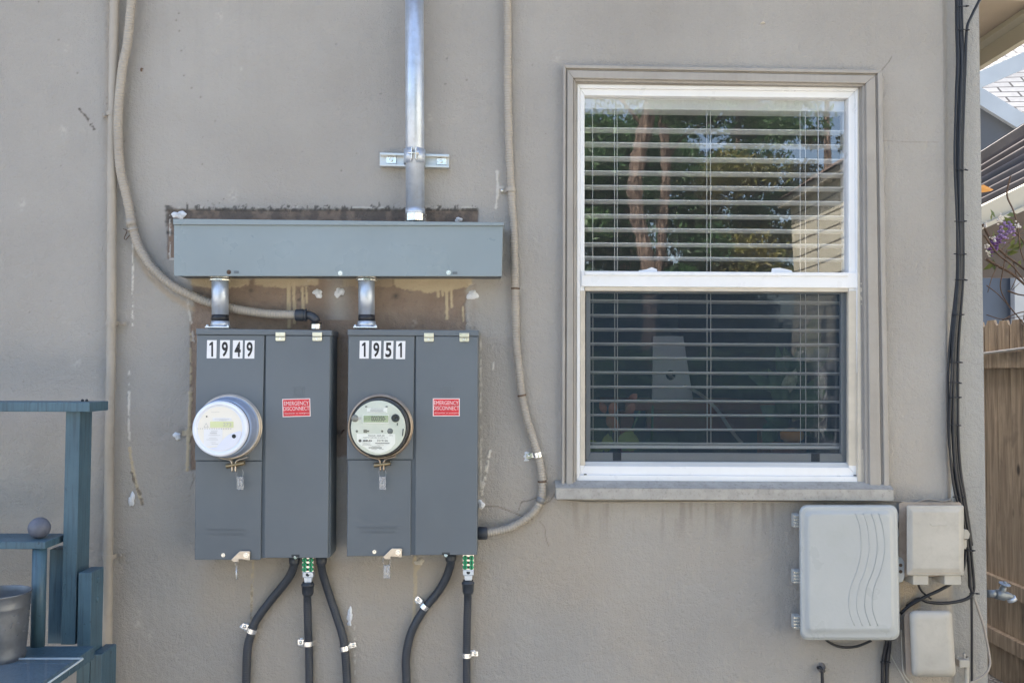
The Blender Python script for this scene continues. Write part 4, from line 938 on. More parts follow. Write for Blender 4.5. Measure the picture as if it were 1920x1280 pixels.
def black_conduit(label, pts, fx, fy, strp, d0=.05, r=7.7, fit=True):
    t = thing('black_conduit', P(pts[-1][0], 1290, .02), label, 'conduit', 'black flexible conduits under the meter panels')
    n = len(pts); pp = [(a, b, max(.018, d0-(d0-.018)*i/3)) for i, (a, b) in enumerate(pts)]
    ribbed(pp, .018, S(r), 4.2, .035).build('hose', M['blackpvc'], t)
    if fit: MB().lathe([(0,S(7)),(0,S(8.4)),(S(3),S(9.6)),(S(12),S(10.3)),(S(13),S(9))], P(fx, fy+12.5, d0), (0,0,1), 16).build('fitting', M['blackpvc'], t)
    else: MB().lathe([(0,S(7)),(0,S(8.5)),(S(5),S(10.4)),(S(18),S(11)),(S(18.5),S(12)),(S(21),S(12)),(S(22.5),S(10)),(S(25),S(9.5))], P(fx, fy+25, d0), (0,0,1), 12).build('fitting', M['blackpvc'], t)
    x, y, s, a = strp; strap(None, x, y, .018, S(r+.3), s, M['steelbright'], t, a, 8.5, 12)
    return t
black_conduit('leftmost black flexible conduit, leaving the door side of panel 1949 in a long bend', [(553,1052),(547,1072),(534.6,1092),(506,1127),(480,1163),(471,1188),(464,1217),(461.7,1277),(460,1350),(456,1500),(452,1940)], 552, 1045, (472.5,1181,-1,.33), .05)
black_conduit('black conduit hanging straight down from the green screwed bonding block of panel 1949', [(576.5,1112),(576.5,1130),(577.5,1176),(579,1212),(580,1277),(580,1350),(581,1500),(582,1940)], 577, 1091, (578,1205,-1,.0), .05, 7.2, False)
black_conduit('black conduit slanting right from beneath the right corner of panel 1949', [(602,1055),(604,1070),(608,1085),(618,1116),(631,1155),(641,1186),(646.6,1217),(650.5,1277),(652,1350),(653,1500),(655,1940)], 602.5, 1045, (645.5,1214,1,-.2), .05, 7.4)
black_conduit('black conduit bending left from beneath the door of panel 1951', [(846,1048),(844,1060),(836.7,1082),(821,1109),(797.6,1138),(777,1172),(766,1203),(761,1238),(762,1277),(762,1350),(763,1500),(764,1940)], 845, 1040, (796,1136,-1,.72), .05)
black_conduit('rightmost black conduit, hanging straight from the bonding block of panel 1951', [(877,1109),(877,1125),(875.7,1173),(875,1227),(875,1277),(875,1350),(875,1500),(876,1940)], 877.5, 1088, (875.5,1227,1,.0), .05, 7.0, False)

def bonding_block(cx, y0, label):
    t = thing('bonding_block', P(cx, y0+46, .05), label, 'bonding block', 'bonding blocks under the panels'); d = .06
    MB().q(cx-10.5, y0-2, cx+10.5, y0+27, d, d-.022).build('terminal_bar', M['zinc'], t, .001)
    for r_ in range(3):
        for s in (-1, 1):
            c = P(cx+s*6, y0+4.5+r_*8.6, d+.001); MB().lathe([(-.004,.0001),(-.004,S(3.2)),(-.002,S(4.4)),(.002,S(4.4))], c, (0,1,0), 10, False).build('green_screw', M['greenscrew'], t)
            MB().box(c.x-S(.8), c.x+S(.8), c.y-.0046, c.y-.0040, c.z-S(2.6), c.z+S(2.6)).build('screw_slot', M['rubber'], t)
        MB().q(cx-2, y0+2.5+r_*8.6, cx+2, y0+7+r_*8.6, d+.001, d-.001).build('wire_hole', M['rubber'], t)
    MB().q(cx-10, y0+27, cx+10, y0+37, d+.002, d-.022).build('clamp_block', M['galv'], t, .001)
    MB().cyl(P(cx, y0+31.5, d+.0025), P(cx, y0+31.5, d+.0019), S(3.4), seg=16).build('wire_hole', M['rubber'], t)
    MB().pq([(cx-6.5,y0+47),(cx+6.5,y0+47),(cx+7.5,y0+37),(cx-7.5,y0+37)], d-.002, d-.02).build('neck', M['galv'], t, .001)
bonding_block(577, 1045, 'left green screwed bonding block, between two conduits of panel 1949')
bonding_block(878, 1041, 'right green screwed bonding block, under panel 1951')

for i, (x, y, a, b, k) in enumerate(((596,550,9,8,'white'),(636,548,9,9,'white'),(886,553,9.5,10,'white'),(332,817,7,7,'white'),(247,936,6,12,'white'),(656,1152,6,13,'white'),(655,1168,3.5,6,'white'),
    (460,1175,8,8,'white'),(565,1204,7,7,'white'),(657,1210,5.5,5.5,'white'),(785,1125,9,6,'white'),(885,1223,6,6,'white'),(988,853,7,6,'white'),(987,862,4,3,'white'),(786,1053,9,6,'caulkcream'),(902,945,6,9,'white'),(938,357,6,3,'caulkcream'),(1430,43,5,2,'caulkcream'))):
    blob('caulk_patch', x, y, a, b, M[k], .006 if b > 4 else .003, 20+i, house, .001)
# leftover wire stubs of an old fixing, left meter panel
t = MB().tube([P(640,812,.002),P(642,808,.016),P(645,806,.02)], .0022, 8); tag(t.build('bolt_stub', M['rustscrew']), 'rusty bolt stub sticking out of the wall between the two panels', 'bolt')
t = MB(); t.ball(P(265,131,.004), .004, 10, 6, (.8,.6,1.5)); t.ball(P(267,129,.004), .002, 8, 5, (1.6,.6,.7)); tag(t.build('dead_leaf', M['twig']), 'tiny dark shrivelled leaf stuck on the bare wall near the top left', 'leaf')

# ================================================================== utility boxes at the right
def rounded(x0, y0, x1, y1, r, skew=(0,0,0,0), n=6):
    """rounded outline in photo pixels, ccw from bottom left; skew = x offsets of the TL,TR,BR,BL corners"""
    out = []
    for cx, cy, a0 in ((x0+r+skew[3], y1-r, 180), (x1-r+skew[2], y1-r, 270), (x1-r+skew[1], y0+r, 0), (x0+r+skew[0], y0+r, 90)):
        for k in range(n+1):
            a = R(a0+90*k/n); out.append((cx+r*math.cos(a), cy-r*math.sin(a)))
    return out
def loft(name, outlines, mt, parent, smooth=True, cap=True):
    """outlines: list of (pixel outline, d) from the wall outwards"""
    m = MB(); n = len(outlines[0][0]); vs = []
    for o, d in outlines: vs += [P(a, b, d) for a, b in o]
    fs = []
    for i in range(len(outlines)-1):
        for k in range(n):
            k2 = (k+1) % n; fs.append((i*n+k, i*n+k2, (i+1)*n+k2, (i+1)*n+k))
    m.add(vs, fs, smooth)
    if cap: m.f.append(tuple((len(outlines)-1)*n+k for k in range(n))); m.sm.append(False)
    return m.build(name, mt, parent)
t = thing('utility_box', P(1590, 1197, 0), 'large pale grey plastic utility box with curved grooves in its lid', 'utility box')
sk = (0,0,4,2)
loft('back_shell', [(rounded(1503,951,1680,1194,14,sk),.001),(rounded(1502,950,1681,1195,14,sk),.062),(rounded(1499,947,1683,1198,15,sk),.064),(rounded(1498,946,1683,1199,15,sk),.076)], M['boxgrey'], t)
loft('lid', [(rounded(1498.5,946.5,1682,1198,15,sk),.0765),(rounded(1500,948,1681,1197,14,sk),.086),(rounded(1504,952,1677,1192,13,sk),.088),(rounded(1509,957,1674,1187,12,sk),.087),(rounded(1513,961,1671,1182,10,sk),.094),(rounded(1519,966,1667,1177,8,sk),.095)], M['boxgrey'], t)
gm = mat('groove grey', lin(.35,.37,.37), .45)
for i, off in enumerate((0, 15, 30, 44)):
    pts = [(1604+off,962),(1612+off*.97,985),(1615+off,1015),(1614+off,1040),(1607+off,1070),(1597+off,1095),(1592+off,1120),(1593+off,1145),(1602+off,1172)]
    MB().tube(path(pts, .0952, 4), S(.75,.095), 6).build('curved_rib', M['boxgrey'] if i < 2 else gm, t)
for y in (977, 1082, 1167):
    h = MB().q(1489.5,y-13,1502,y+12,.058,.03).build('hinge', M['boxgrey'], t, .0015)
    for k in (-9, -3, 3, 9): MB().q(1488.5,y+k-1.6,1500,y+k+1.2,.063,.0585).build('hinge_knuckle', M['zinc'], h, .0006)
h = MB().pq([(1683,1091),(1692,1091),(1696,1083),(1696,1054),(1691,1045),(1683,1044)], .05, .03).build('lock_tab', M['boxgrey'], t, .0015)
for y in (1059, 1071): disc(MB(), 1689, y, .0512, 3.2, .002).build('tab_hole', M['twig'], h)
for y in (972, 1000): MB().q(1683,y-9,1690,y+6,.04,.02).build('side_clip', M['boxgrey'], t, .0015)

t = thing('junction_box', P(1755, 1097, 0), 'beige painted cable junction box with two square feet beside the black cables', 'utility box')
loft('back_shell', [(rounded(1688,943,1800,1080,6),.001),(rounded(1687,942,1801,1080,6),.04),(rounded(1685.5,941,1803,1080,6),.043)], M['boxshade'], t)
loft('lid', [(rounded(1701,948,1806,1077,3),.0435),(rounded(1700,947,1807,1078,3),.078),(rounded(1701,948,1806,1077,3),.081),(rounded(1703,950,1804,1074,3),.080),(rounded(1709,957,1800,1068,2),.088),(rounded(1713,961,1797,1064,2),.089)], M['boxbeige'], t)
MB().q(1712,1068,1802,1074,.0812,.0802).build('lid_groove', M['boxshade'], t)
for a, b in ((1712,1741),(1771,1802)): MB().pq([(a,1096),(b,1096),(b,1076),(a,1076)], .072, .002).build('foot', M['boxbeige'], t, .0015)
MB().pq([(1807,1010),(1817,1010),(1819,1000),(1815,993),(1807,992)], .05, .03).build('latch', M['boxbeige'], t, .0015)
MB().pq([(1807,1029),(1811,1029),(1813,1024),(1813,1011),(1807,1011)], .045, .03).build('latch_tail', M['boxbeige'], t, .0012)
MB().tube(path([(1744,981),(1747,985),(1752,985.5),(1760,984.5),(1768,985),(1776,984.5)], .0895, 2), .0008, 6).build('embossed_mark', M['boxbeige'], t)

t = thing('cable_cover', P(1745, 1268, 0), 'beige rounded plastic cable cover lowest beside the corner strip', 'utility box')
sk = (0,-2,5,4)
loft('back_shell', [(rounded(1697,1149,1775,1262,8,sk),.001),(rounded(1695,1148,1776,1263,8,sk),.05),(rounded(1695,1148,1780,1264,9,sk),.055)], M['boxshade'], t)
loft('lid', [(rounded(1706,1145,1786,1266,10,sk),.056),(rounded(1705,1144,1787,1268,10,sk),.078),(rounded(1708,1147,1785,1266,11,sk),.088),(rounded(1713,1153,1780,1260,10,sk),.093),(rounded(1720,1161,1775,1254,9,sk),.094)], M['boxbeige'], t)

t = thing('ground_clamp', P(1806, 1290, 0), 'small painted clamp block with a thin conduit beside the cable cover', 'clamp')
MB().q(1799,1237,1818,1251,.03,.002).build('clamp_body', M['boxbeige'], t, .002)
MB().tube(path([(1811,1251),(1812,1290),(1812,1940)], .014, 12), S(4.2), 14).build('pipe', M['boxbeige'], t)
MB().tube(path([(1808,1237),(1808,1228),(1806,1224)], .016, 3), .0035, 10).build('clamp_bolt', M['boxbeige'], t)
MB().tube(path([(1797,1243),(1793,1236),(1796,1228)], .010, 3), .003, 8).build('clamp_ear', M['boxbeige'], t)

t = thing('cable_stub', P(1541, 1290, 0), 'small grey sealed cable stub leaving the wall low under the big utility box', 'cable')
blob('putty', 1540, 1251, 7, 8, mat('grey putty', lin(.2,.18,.17), .8), .022, 77, t, .001)
MB().tube(path([(1533,1251,.012),(1538,1250,.018),(1541,1256,.02),(1542,1275,.02),(1542,1300,.02),(1542,1400,.02),(1542,1600,.02),(1542,1940,.02)], .02, 5), .0045, 12).build('cable', M['blackcable'], t)

# ================================================================== cable bundle down the corner
base = [(1800,-50),(1800,0),(1802,60),(1804,120),(1801,200),(1798,300),(1799,400),(1800,500),(1797,560),(1791,640),(1789,700),(1788.5,760),(1789,820),(1793,880),(1801,930),(1809,980),(1815,1020),(1819,1060),(1821,1100)]
ties = (12, 56, 318, 415, 476, 524, 590, 679, 717, 745, 797, 931)
def cable(name, pts, d, r, mt, label, group='black cables running down the corner strip'):
    o = MB().tube(path(pts, d, 7), r, 10).build(name, M[mt]); tag(o, label, 'cable', group); return o
def bundle(off, ph, amp):
    out = []
    for i, (x, y) in enumerate(base):
        squeeze = .8+.35*math.sin(y/95.+ph)
        out.append((x+off*squeeze+amp*math.sin(y/140.+ph*2), y))
    return out
cable('black_cable', bundle(-9,0,1.0)+[(1822,1140),(1822,1500),(1822,1940)], .010, .0036, 'blackcable', 'leftmost black cable of the corner bundle')
cable('black_cable', bundle(-5,1.3,1.2)[:-2]+[(1806,1066,.02),(1790,1088,.03),(1765,1104,.03),(1735,1118,.02),(1705,1135,.02),(1688,1150,.02)], .013, .0045, 'blackcable', 'second black cable of the corner bundle, swerving left under the junction box')
cable('black_cable', bundle(-1,2.4,1.0)+[(1823,1112),(1812,1122),(1790,1128),(1765,1130),(1740,1128),(1722,1122),(1700,1136)], .017, .0045, 'blackcable', 'thick black cable of the corner bundle that loops left beneath the junction box')
cable('black_cable', bundle(3,3.3,1.0)[:-1]+[(1826,1088),(1826,1105),(1819,1119),(1800,1127)], .013, .0040, 'blackcable', 'rightmost black cable of the corner bundle bulging right at the bottom')
cable('black_cable', [(1840,-6,.02),(1834,6,.02),(1822,30,.018),(1813,55,.016)]+[(x+5,y) for x,y in bundle(2,4.4,1.0)[3:-3]]+[(1822,1022)], .012, .0042, 'blackcable', 'black cable joining the corner bundle from the upper right')
cable('black_cable', [(x-1, y) for x,y in bundle(-6,5.1,1.6)[:-4]]+[(1806,970),(1812,1020)], .020, .0034, 'blackcable', 'thin front black cable of the corner bundle')
cable('white_cable', [(1796,330),(1799,400),(1800,470),(1798,560),(1795,640),(1793,720),(1791,800),(1790,870),(1786,930),(1792,940)], .008, .0038, 'whitecable', 'off white cable showing between the black cables', None)
cable('loop_cable', [(1826,1118,.012),(1834,1142,.014),(1843,1170,.014),(1850,1200,.014),(1855,1228,.014),(1856,1245,.014),(1850,1260,.014),(1838,1270,.012),(1822,1278,.012),(1806,1286,.012)], .014, .0034, 'greycable', 'pale loose cable looping down beside the corner edge', None)
cable('thin_cable', [(1044,936,.003),(1100,941,.004),(1200,941,.004),(1350,940,.004),(1500,941,.004),(1620,941,.004),(1680,939,.004),(1700,941,.006),(1712,943,.006),(1735,936,.006),(1752,937,.006),(1770,939,.006),(1783,935,.006),(1787,925,.006),(1788,900,.008)], .004, .0023, 'painted', 'thin painted cable running along the underside of the window sill', None)
cable('black_cable', [(1664,1196,.03),(1660,1215,.02),(1656,1240,.015),(1655,1280,.015),(1655,1450,.015),(1656,1940,.015)], .015, .005, 'blackcable', 'left black cable hanging under the large utility box')
cable('black_cable', [(1668,1196,.03),(1667,1215,.02),(1664,1240,.018),(1663,1280,.018),(1662,1450,.018),(1662,1940,.018)], .018, .0055, 'blackcable', 'right black cable hanging under the large utility box')
cable('black_cable', [(1546,1196,.03),(1556,1204,.02),(1572,1211,.016),(1590,1213,.016),(1610,1210,.018),(1634,1200,.03)], .016, .0036, 'blackcable', 'black cable making a shallow loop under the large utility box')
cable('white_cable', [(1664,1200,.02),(1668,1222,.01),(1680,1245,.006),(1693,1268,.005),(1704,1290,.005),(1712,1330,.005),(1714,1940,.006)], .006, .0017, 'whitecable', 'thin white wire slanting right under the large utility box', None)
cable('white_cable', [(1690,1180,.01),(1691,1220,.008),(1694,1258,.006),(1702,1272,.006),(1712,1284,.006)], .006, .0017, 'whitecable', 'thin white wire dropping along the left side of the cable cover', None)
cable('black_cable', [(1722,1095,.03),(1726,1105,.01),(1736,1115,.01),(1746,1122,.012)], .012, .003, 'blackcable', 'short black cable coming out under the left foot of the junction box')
for i, (x, y) in enumerate(((1805,12),(1806,56),(1803,318),(1801,415),(1800,476),(1802,524),(1796,590),(1793,679),(1791,717),(1791,745),(1790,797),(1798,931),(1818,1032),(1826,1112),(1659,1240),(1666,1199))):
    hw = 11 if i < 12 else 8
    pts = [P(x-hw, y, .006), P(x-hw, y, .022), P(x-hw*.4, y, .028), P(x+hw*.3, y, .027), P(x+hw*.7, y, .020), P(x+hw*.8, y, .006)]
    m = MB().tube(pts, .0016, 6); m.tube([P(x+hw*.5, y, .022), P(x+hw*.5+7, y-.5+(i%3), .026)], [.003,.0018], 6)
    tag(m.build('cable_tie', M['blackcable']), ('black cable tie at the very top of the corner bundle','black cable tie where the upper right cable joins the bundle','black cable tie level with the strut channel on the corner bundle','black cable tie on the corner bundle level with the trough top','black cable tie on the corner bundle just above the meeting rail level','black cable tie with long tail level with the window meeting rail','black cable tie level with the top edge of the wooden fence','black cable tie on the bundle level with the fence rail','upper black tie of a close pair on the bundle beside the lower sash','lower black tie of a close pair on the bundle beside the lower sash','black cable tie level with the bottom of the lower sash','black cable tie just above the junction box corner','black cable tie beside the latch of the junction box','black cable tie where the bundle splits above the white loop cable','black cable tie on the two cables hanging low under the large utility box','black cable tie right under the bottom edge of the large utility box')[i], 'cable tie', 'cable ties holding the black cables')

# ================================================================== potting bench at the left
bench = thing('potting_bench', (P(60,1210,.4).x, -.45, 0), 'teal painted wooden potting bench with shelves standing before the wall', 'bench')
def wbox(name, xl, xr, yt, yb, df, db, bev=.0015, parent=bench, mt='teal'):
    """box whose front face (df in front of the wall) fills the pixel rectangle; back at db"""
    a = P(xl, yb, df); b = P(xr, yt, df); cx = P(xl,(yt+yb)/2,df).x; dx = P(xr,(yt+yb)/2,df).x
    return MB().box(cx, dx, -df, -db, a.z, b.z).build(name, M[mt], parent, bev)
wbox('upright', 118.5, 145.5, 771, 1208, .25, .178)
wbox('upright', 91, 117, 1029.5, 1206, .215, .16)
a = P(168,754,.27); b = P(168,772,.27)
MB().box(-2.6, a.x, -.27, -.155, b.z, a.z).build('top_shelf', M['teal'], bench, .0018)
a = P(84,1015.5,.32); b = P(84,1029,.32)
MB().box(-2.6, a.x+.001, -.32, -.198, b.z, a.z).build('middle_shelf', M['teal'], bench, .0018)
mid_z = a.z
c = P(73,1100,.30); zt_ = P(73,1029.5,.30).z
tz = PZ(178, 1210, P(178,1210,.30).z).z
MB().cyl((c.x, -.30, tz), (c.x, -.30, b.z-.0005), S(12.3,.30), seg=28).build('dowel_post', M['teal'], bench)
r_edge = P(178,1210,.30).x
m = MB(); th = .030
for i, (y0, y1) in enumerate(((-.30,-.435),(-.438,-.573),(-.576,-.711),(-.714,-.85))): 
    MB().box(-2.6, r_edge, y1, y0, tz-th, tz).build('table_board', M['teal'], bench, .002)
e0 = P(147,1073,.26); e1 = P(172,1073,.26)
MB().box(e0.x, e1.x, -.26, -.187, -.15, e0.z).build('rear_leg', M['teal'], bench, .0018)
e2 = P(173,1219,.26)
MB().box(e1.x+.001, e1.x+.030, -.26, -.170, -.15, P(180,1226,.26).z).build('side_rail', M['teal'], bench, .0018)
MB().box(e0.x, e1.x, -.84, -.78, -.15, tz-th-.001).build('front_leg', M['teal'], bench, .0018)
for x0 in (-2.4,): MB().box(x0, x0+.04, -.84, -.78, -.15, tz-th-.001).build('front_leg', M['teal'], bench, .0018); MB().box(x0, x0+.04, -.26, -.187, -.15, 1.3).build('rear_leg', M['teal'], bench, .0018)
for y in (1093, 1130):
    c = Vector((e1.x+.0005, -.222, P(172,y,.26).z)); MB().lathe([(0,.0001),(.002,.004),(.0015,.007),(0,.008)][::-1], c, (1,0,0), 14).build('bolt_plug', M['teal'], bench)
for x, y in ((154.5,751.5),(162.5,751)):
    c = P(x, 753.5, .21); MB().lathe([(0,.0035),(.002,.004),(.007,.0032),(.008,.0001)], c, (0,0,1), 10).build('screw_tip', M['rubber'], bench)
# things on the bench
rb = S(19.3,.27); c = P(73.5,996,.27); gl = MB().ball((c.x, c.y, mid_z+rb-.0003), rb, 32, 20); tag(gl.build('garden_ball', M['ballm']), 'weathered grey purple ball resting on the middle shelf corner', 'ball')
bk = thing('metal_bucket', P(-4,1222,.40), 'dented galvanised metal bucket standing on the bench behind the round post', 'bucket')
c = P(-4,1222,.40); bz = tz+.0005; hz = P(-4,1109,.40).z - bz; rt = S(53,.40); rb_ = rt*.86
c = Vector((c.x, -.40, bz))
prof = [(0,.0001),(0,rb_*.98),(.004,rb_),(.012,rb_*1.03),(.016,rb_*1.0)]
for f in (.25,.5,.7): prof.append((hz*f, rb_+(rt-rb_)*f))
prof += [(hz*.78,rt*.965),(hz*.80,rt*.985),(hz*.82,rt*.968),(hz*.96,rt*.99),(hz*.985,rt*1.02),(hz,rt*1.02),(hz*1.005,rt*1.0),(hz*.99,rt*.985),(hz*.9,rt*.965),(.01,rb_*.95),(.008,.0001)]
MB().lathe(prof, c, (0,0,1), 56).build('bucket_body', M['bucket'], bk)
rgd = np.random.RandomState(4)
for i in range(26):
    a = R(rgd.uniform(-75, 20)); f = rgd.uniform(.35,.72); rr_ = rb_+(rt-rb_)*f
    p = c + Vector((math.cos(a)*rr_, math.sin(a)*rr_, hz*f)); n_ = Vector((math.cos(a), math.sin(a), 0))
    MB().lathe([(.0016,.0001),(.0012,.0014),(0,.0022)][::-1], p, n_, 8).build('punched_stud', M['bucket'], bk)
gs = thing('acrylic_sheet', (r_edge-.2, -.6, tz), 'clear acrylic sheet lying over the bench table top', 'sheet')
g1 = PZ(155,1228,tz+.012); m = MB().add([(-2.4,-.95,tz+.006),(g1.x,-.95,tz+.006),(g1.x,g1.y,tz+.006),(-2.4,g1.y,tz+.006)],[(0,1,2,3)]); m.build('sheet', M['acrylic'], gs)
m = MB().box(g1.x+.0002, g1.x+.0022, -.95, g1.y, tz+.0025, tz+.0065).build('sheet_edge', M['acrylicedge'], gs); MB().box(-2.4, g1.x, g1.y+.0002, g1.y+.0022, tz+.0025, tz+.0065).build('sheet_edge', M['acrylicedge'], gs)

# ================================================================== beyond the corner: tap, fence, neighbours
tp = thing('garden_tap', P(1880,1115,-.12), 'grey painted garden tap on the side wall by the fence', 'tap')
y_ = .14; q = lambda a, b: P(a, b, -y_)
MB().cyl(q(1850,1112), q(1872,1113), S(7.5), seg=20).build('pipe_stub', M['faucet'], tp)
MB().tube([q(1866,1113),q(1874,1114),q(1882,1116),q(1889,1116),q(1894,1118),q(1896,1124)], [S(9),S(10.5),S(10),S(7.5),S(7.5),S(7.5)], 20).build('tap_body', M['faucet'], tp)
MB().tube([q(1878,1112),q(1881,1102),q(1882.5,1095)], [S(8),S(6.5),S(4)], 18).build('bonnet', M['faucet'], tp)
MB().lathe([(0,S(6)),(.003,S(11.5)),(.006,S(11.5)),(.008,S(4)),(.012,S(3)),(.012,.0001)], q(1883,1097), (.15,-.25,1), 10, False).build('handle', M['faucet'], tp, .001)
MB().lathe([(0,S(7.7)),(0,S(9)),(.012,S(9)),(.012,S(7))], q(1895,1119), (.5,0,-1), 20).build('spout_collar', M['galv'], tp)

XF = 3.2
fz = thing('wooden_fence', (XF, 2.6, 0), 'weathered brown wooden picket fence beyond the house corner', 'fence')
ztop = PX(1890, 600, XF).z; r1z = PX(1890, 675, XF).z; r1h = .085; r2z = PX(1890, 1100, XF).z; r3z = PX(1890,1225,XF).z
k = 0; yy = -.2
while yy < 4.6:
    w_ = .137; h = ztop + random.uniform(-.012,.012); m = MB(); c_ = .028
    out = [(yy,-.15),(yy+w_,-.15),(yy+w_,h-.035),(yy+w_-.018,h-.022),(yy+w_-.03,h),(yy+.03,h),(yy+.018,h-.022),(yy,h-.035)]
    vs = [(XF+random.uniform(0,.004), a, b) for a, b in out]; vs += [(XF+.018, a, b) for a, b in out]; n = 8
    m.add(vs, [tuple(range(n-1,-1,-1)), tuple(range(n,2*n))]+[(i,(i+1)%n,n+(i+1)%n,n+i) for i in range(n)]); m.build('picket', M['cedar'], fz, .001)
    yy += w_ + random.uniform(.002,.006); k += 1
for z, h in ((r1z, .10), (r2z, .09), (max(.12, r3z), .09)): MB().box(XF-.04, XF-.001, -.3, 4.7, z-h/2, z+h/2).build('rail', M['cedar'], fz, .003)
tag(MB().tube([(XF-.06, .4, r1z+.04),(XF-.05,1.6,r1z+.07),(XF-.05,2.3,r1z+.085),(XF-.05,2.8,r1z+.06),(XF-.055,3.3,r1z+.035),(XF-.05,4.0,r1z+.08)], .008, 8).build('draped_hose', M['whitecable']), 'pale grey thin hose draped along the top rail of the wooden fence', 'hose')

def poly(name, pxs, d, th, mt, parent=None): return MB().pq(pxs, d, d-th).build(name, M[mt], parent)
nh = thing('neighbour_house', (7, 11, 0), 'neighbouring house with a pale shingle roof and blue grey fascia boards at top right', 'house')
# sunlit roof slopes: planes leaning back behind the gable boards
def slope(name, a, b, c, d_, mt, par): m = MB(); m.add([a, b, c, d_, a+Vector((0,.1,-.1)), b+Vector((0,.1,-.1)), c+Vector((0,.1,-.1)), d_+Vector((0,.1,-.1))], [(0,1,2,3),(7,6,5,4),(0,4,5,1),(1,5,6,2),(2,6,7,3),(3,7,4,0)]); return m.build(name, M[mt], par)
slope('upper_roof', P(1700,200,-11), P(2100,130,-11), P(2100,-80,-16), P(1700,70,-16), 'shingle', nh)
slope('lower_roof', P(1700,330,-9), P(2120,330,-9), P(2120,110,-10.8), P(1700,150,-10.8), 'shingle', nh)
poly('fascia_board', [(1700,225),(2100,52),(2100,18),(1700,195)], -8.6, .06, 'fasciablue', nh)
poly('fascia_board', [(1830,192),(2100,358),(2100,322),(1830,158)], -7.9, .06, 'fasciablue', nh)
poly('gable_wall', [(1700,420),(2100,420),(2100,345),(1835,190),(1700,190)], -8.0, .3, 'darkgable', nh)
pc_ = thing('patio_cover', (5, 6, 0), 'patio cover with a weathered corrugated roof and cream beam behind the twigs', 'shed')
poly('barge_board', [(1780,340),(2100,139),(2100,119),(1780,322)], -5.4, .05, 'brownboard', pc_)
# corrugated sheet, ridges running up to the right
m = MB(); a, b = P(1740,440,-4.9), P(2080,285,-4.9); c_, d_ = P(2080,125,-5.9), P(1740,350,-5.9); NU = 90; vs = []
for i in range(NU+1):
    for s in (0, 1):
        u = i/NU; lo_ = a.lerp(d_, u); hi_ = b.lerp(c_, u); p = lo_ if s == 0 else hi_; vs.append(p+Vector((0,-.5,.8))*.035*math.sin(i*2*math.pi/10))
m.add(vs, [(2*i,2*i+1,2*i+3,2*i+2) for i in range(NU)], True); m.build('corrugated_roof', M['brownboard'], pc_)
poly('beam', [(1740,468),(2080,315),(2080,268),(1740,436)], -4.7, .12, 'fasciacream', pc_)
MB().pq([(1740,476),(2080,323),(2080,315),(1740,468)], -4.65, -4.8).build('beam_lip', M['fasciacream'], pc_)
poly('shade_board', [(1740,520),(2080,520),(2080,318),(1740,474)], -5.3, .05, 'brownboard', pc_)
sh = thing('neighbour_shed', (6.5, 8, 0), 'blue grey wall with a white corner trim behind the fence', 'shed')
poly('wall', [(1700,760),(2150,760),(2150,400),(1700,400)], -7.2, .2, 'bluewall', sh)
poly('corner_trim', [(1904,760),(1935,760),(1932,452),(1902,455)], -7.05, .08, 'fasciablue', sh)

ws = thing('wisteria', (4.0, 2.2, 0), 'leafless twiggy wisteria with a purple flower cluster above the fence', 'plant')
dW = -2.3
twigs = [([(1990,330),(1960,420),(1935,520),(1920,600)],.010),([(1880,415),(1898,430),(1918,452),(1945,500)],.005),([(1842,420),(1862,455),(1885,478),(1915,500),(1960,540)],.008),([(1845,440),(1870,475),(1900,500),(1930,540)],.006),
    ([(1848,485),(1870,498),(1900,515),(1950,560)],.009),([(1888,470),(1880,510),(1876,540),(1890,570),(1925,612)],.004),([(1895,330),(1888,365),(1900,395),(1908,425),(1914,470),(1925,500)],.005),([(1850,535),(1875,555),(1905,590),(1930,620)],.003),
    ([(1865,440),(1890,450),(1915,440),(1940,450)],.003),([(1870,500),(1860,520),(1852,548)],.003),([(1890,545),(1910,552),(1940,556)],.005),([(1880,600),(1905,588),(1940,580)],.004),([(1900,490),(1905,520),(1895,545),(1912,530)],.003),([(1876,470),(1892,455),(1925,425)],.003),([(1850,590),(1880,598),(1920,592)],.003)]
for pts, r_ in twigs: MB().tube(path(pts, dW+random.uniform(-.15,.15), 6), [r_*(1-.4*i/ max(1,len(path(pts,dW,6))-1)) for i in range(len(path(pts, dW, 6)))], 7).build('twig', M['twig'], ws)
MB().tube([(3.9,2.3,0),(3.95,2.3,1),P(1990,520,dW),P(1990,330,dW)], .03, 10).build('stem', M['twig'], ws)
rg = np.random.RandomState(8)
def flower(cx, cy, n, sx, sy, mts, rr_):
    m = {k: MB() for k in mts}
    for i in range(n):
        k = mts[rg.randint(len(mts))]; x, y = cx+rg.normal()*sx, cy+rg.normal()*sy
        m[k].ball(P(x, y, dW+.05+rg.uniform(-.05,.05)), rr_*rg.uniform(.6,1.2), 8, 6, (1,.8,.8))
    return m
for cx, cy, n in ((1893,428,24),(1877,440,26),(1868,455,26),(1862,468,14)):
    m = MB()
    for i in range(n): m.ball(P(cx+rg.normal()*5, cy+rg.normal()*6, dW+.05+rg.uniform(-.03,.03)), rg.uniform(.005,.011), 9, 6, (1,.8,.8))
    m.build('flower_cluster', M['petal'] if cx > 1870 else M['petaldark'], ws)
for cx, cy, n in ((1874,415,14),(1876,402,10),(1908,425,14),(1851,462,10),(1853,475,8),(1846,420,6),(1864,450,8)):
    m = MB()
    for i in range(n): m.ball(P(cx+rg.normal()*2.4, cy+rg.normal()*3.5, dW+.1+rg.uniform(-.02,.02)), rg.uniform(.003,.007), 6, 4)
    m.build('seed_fluff', M['bud'], ws)
m = MB()
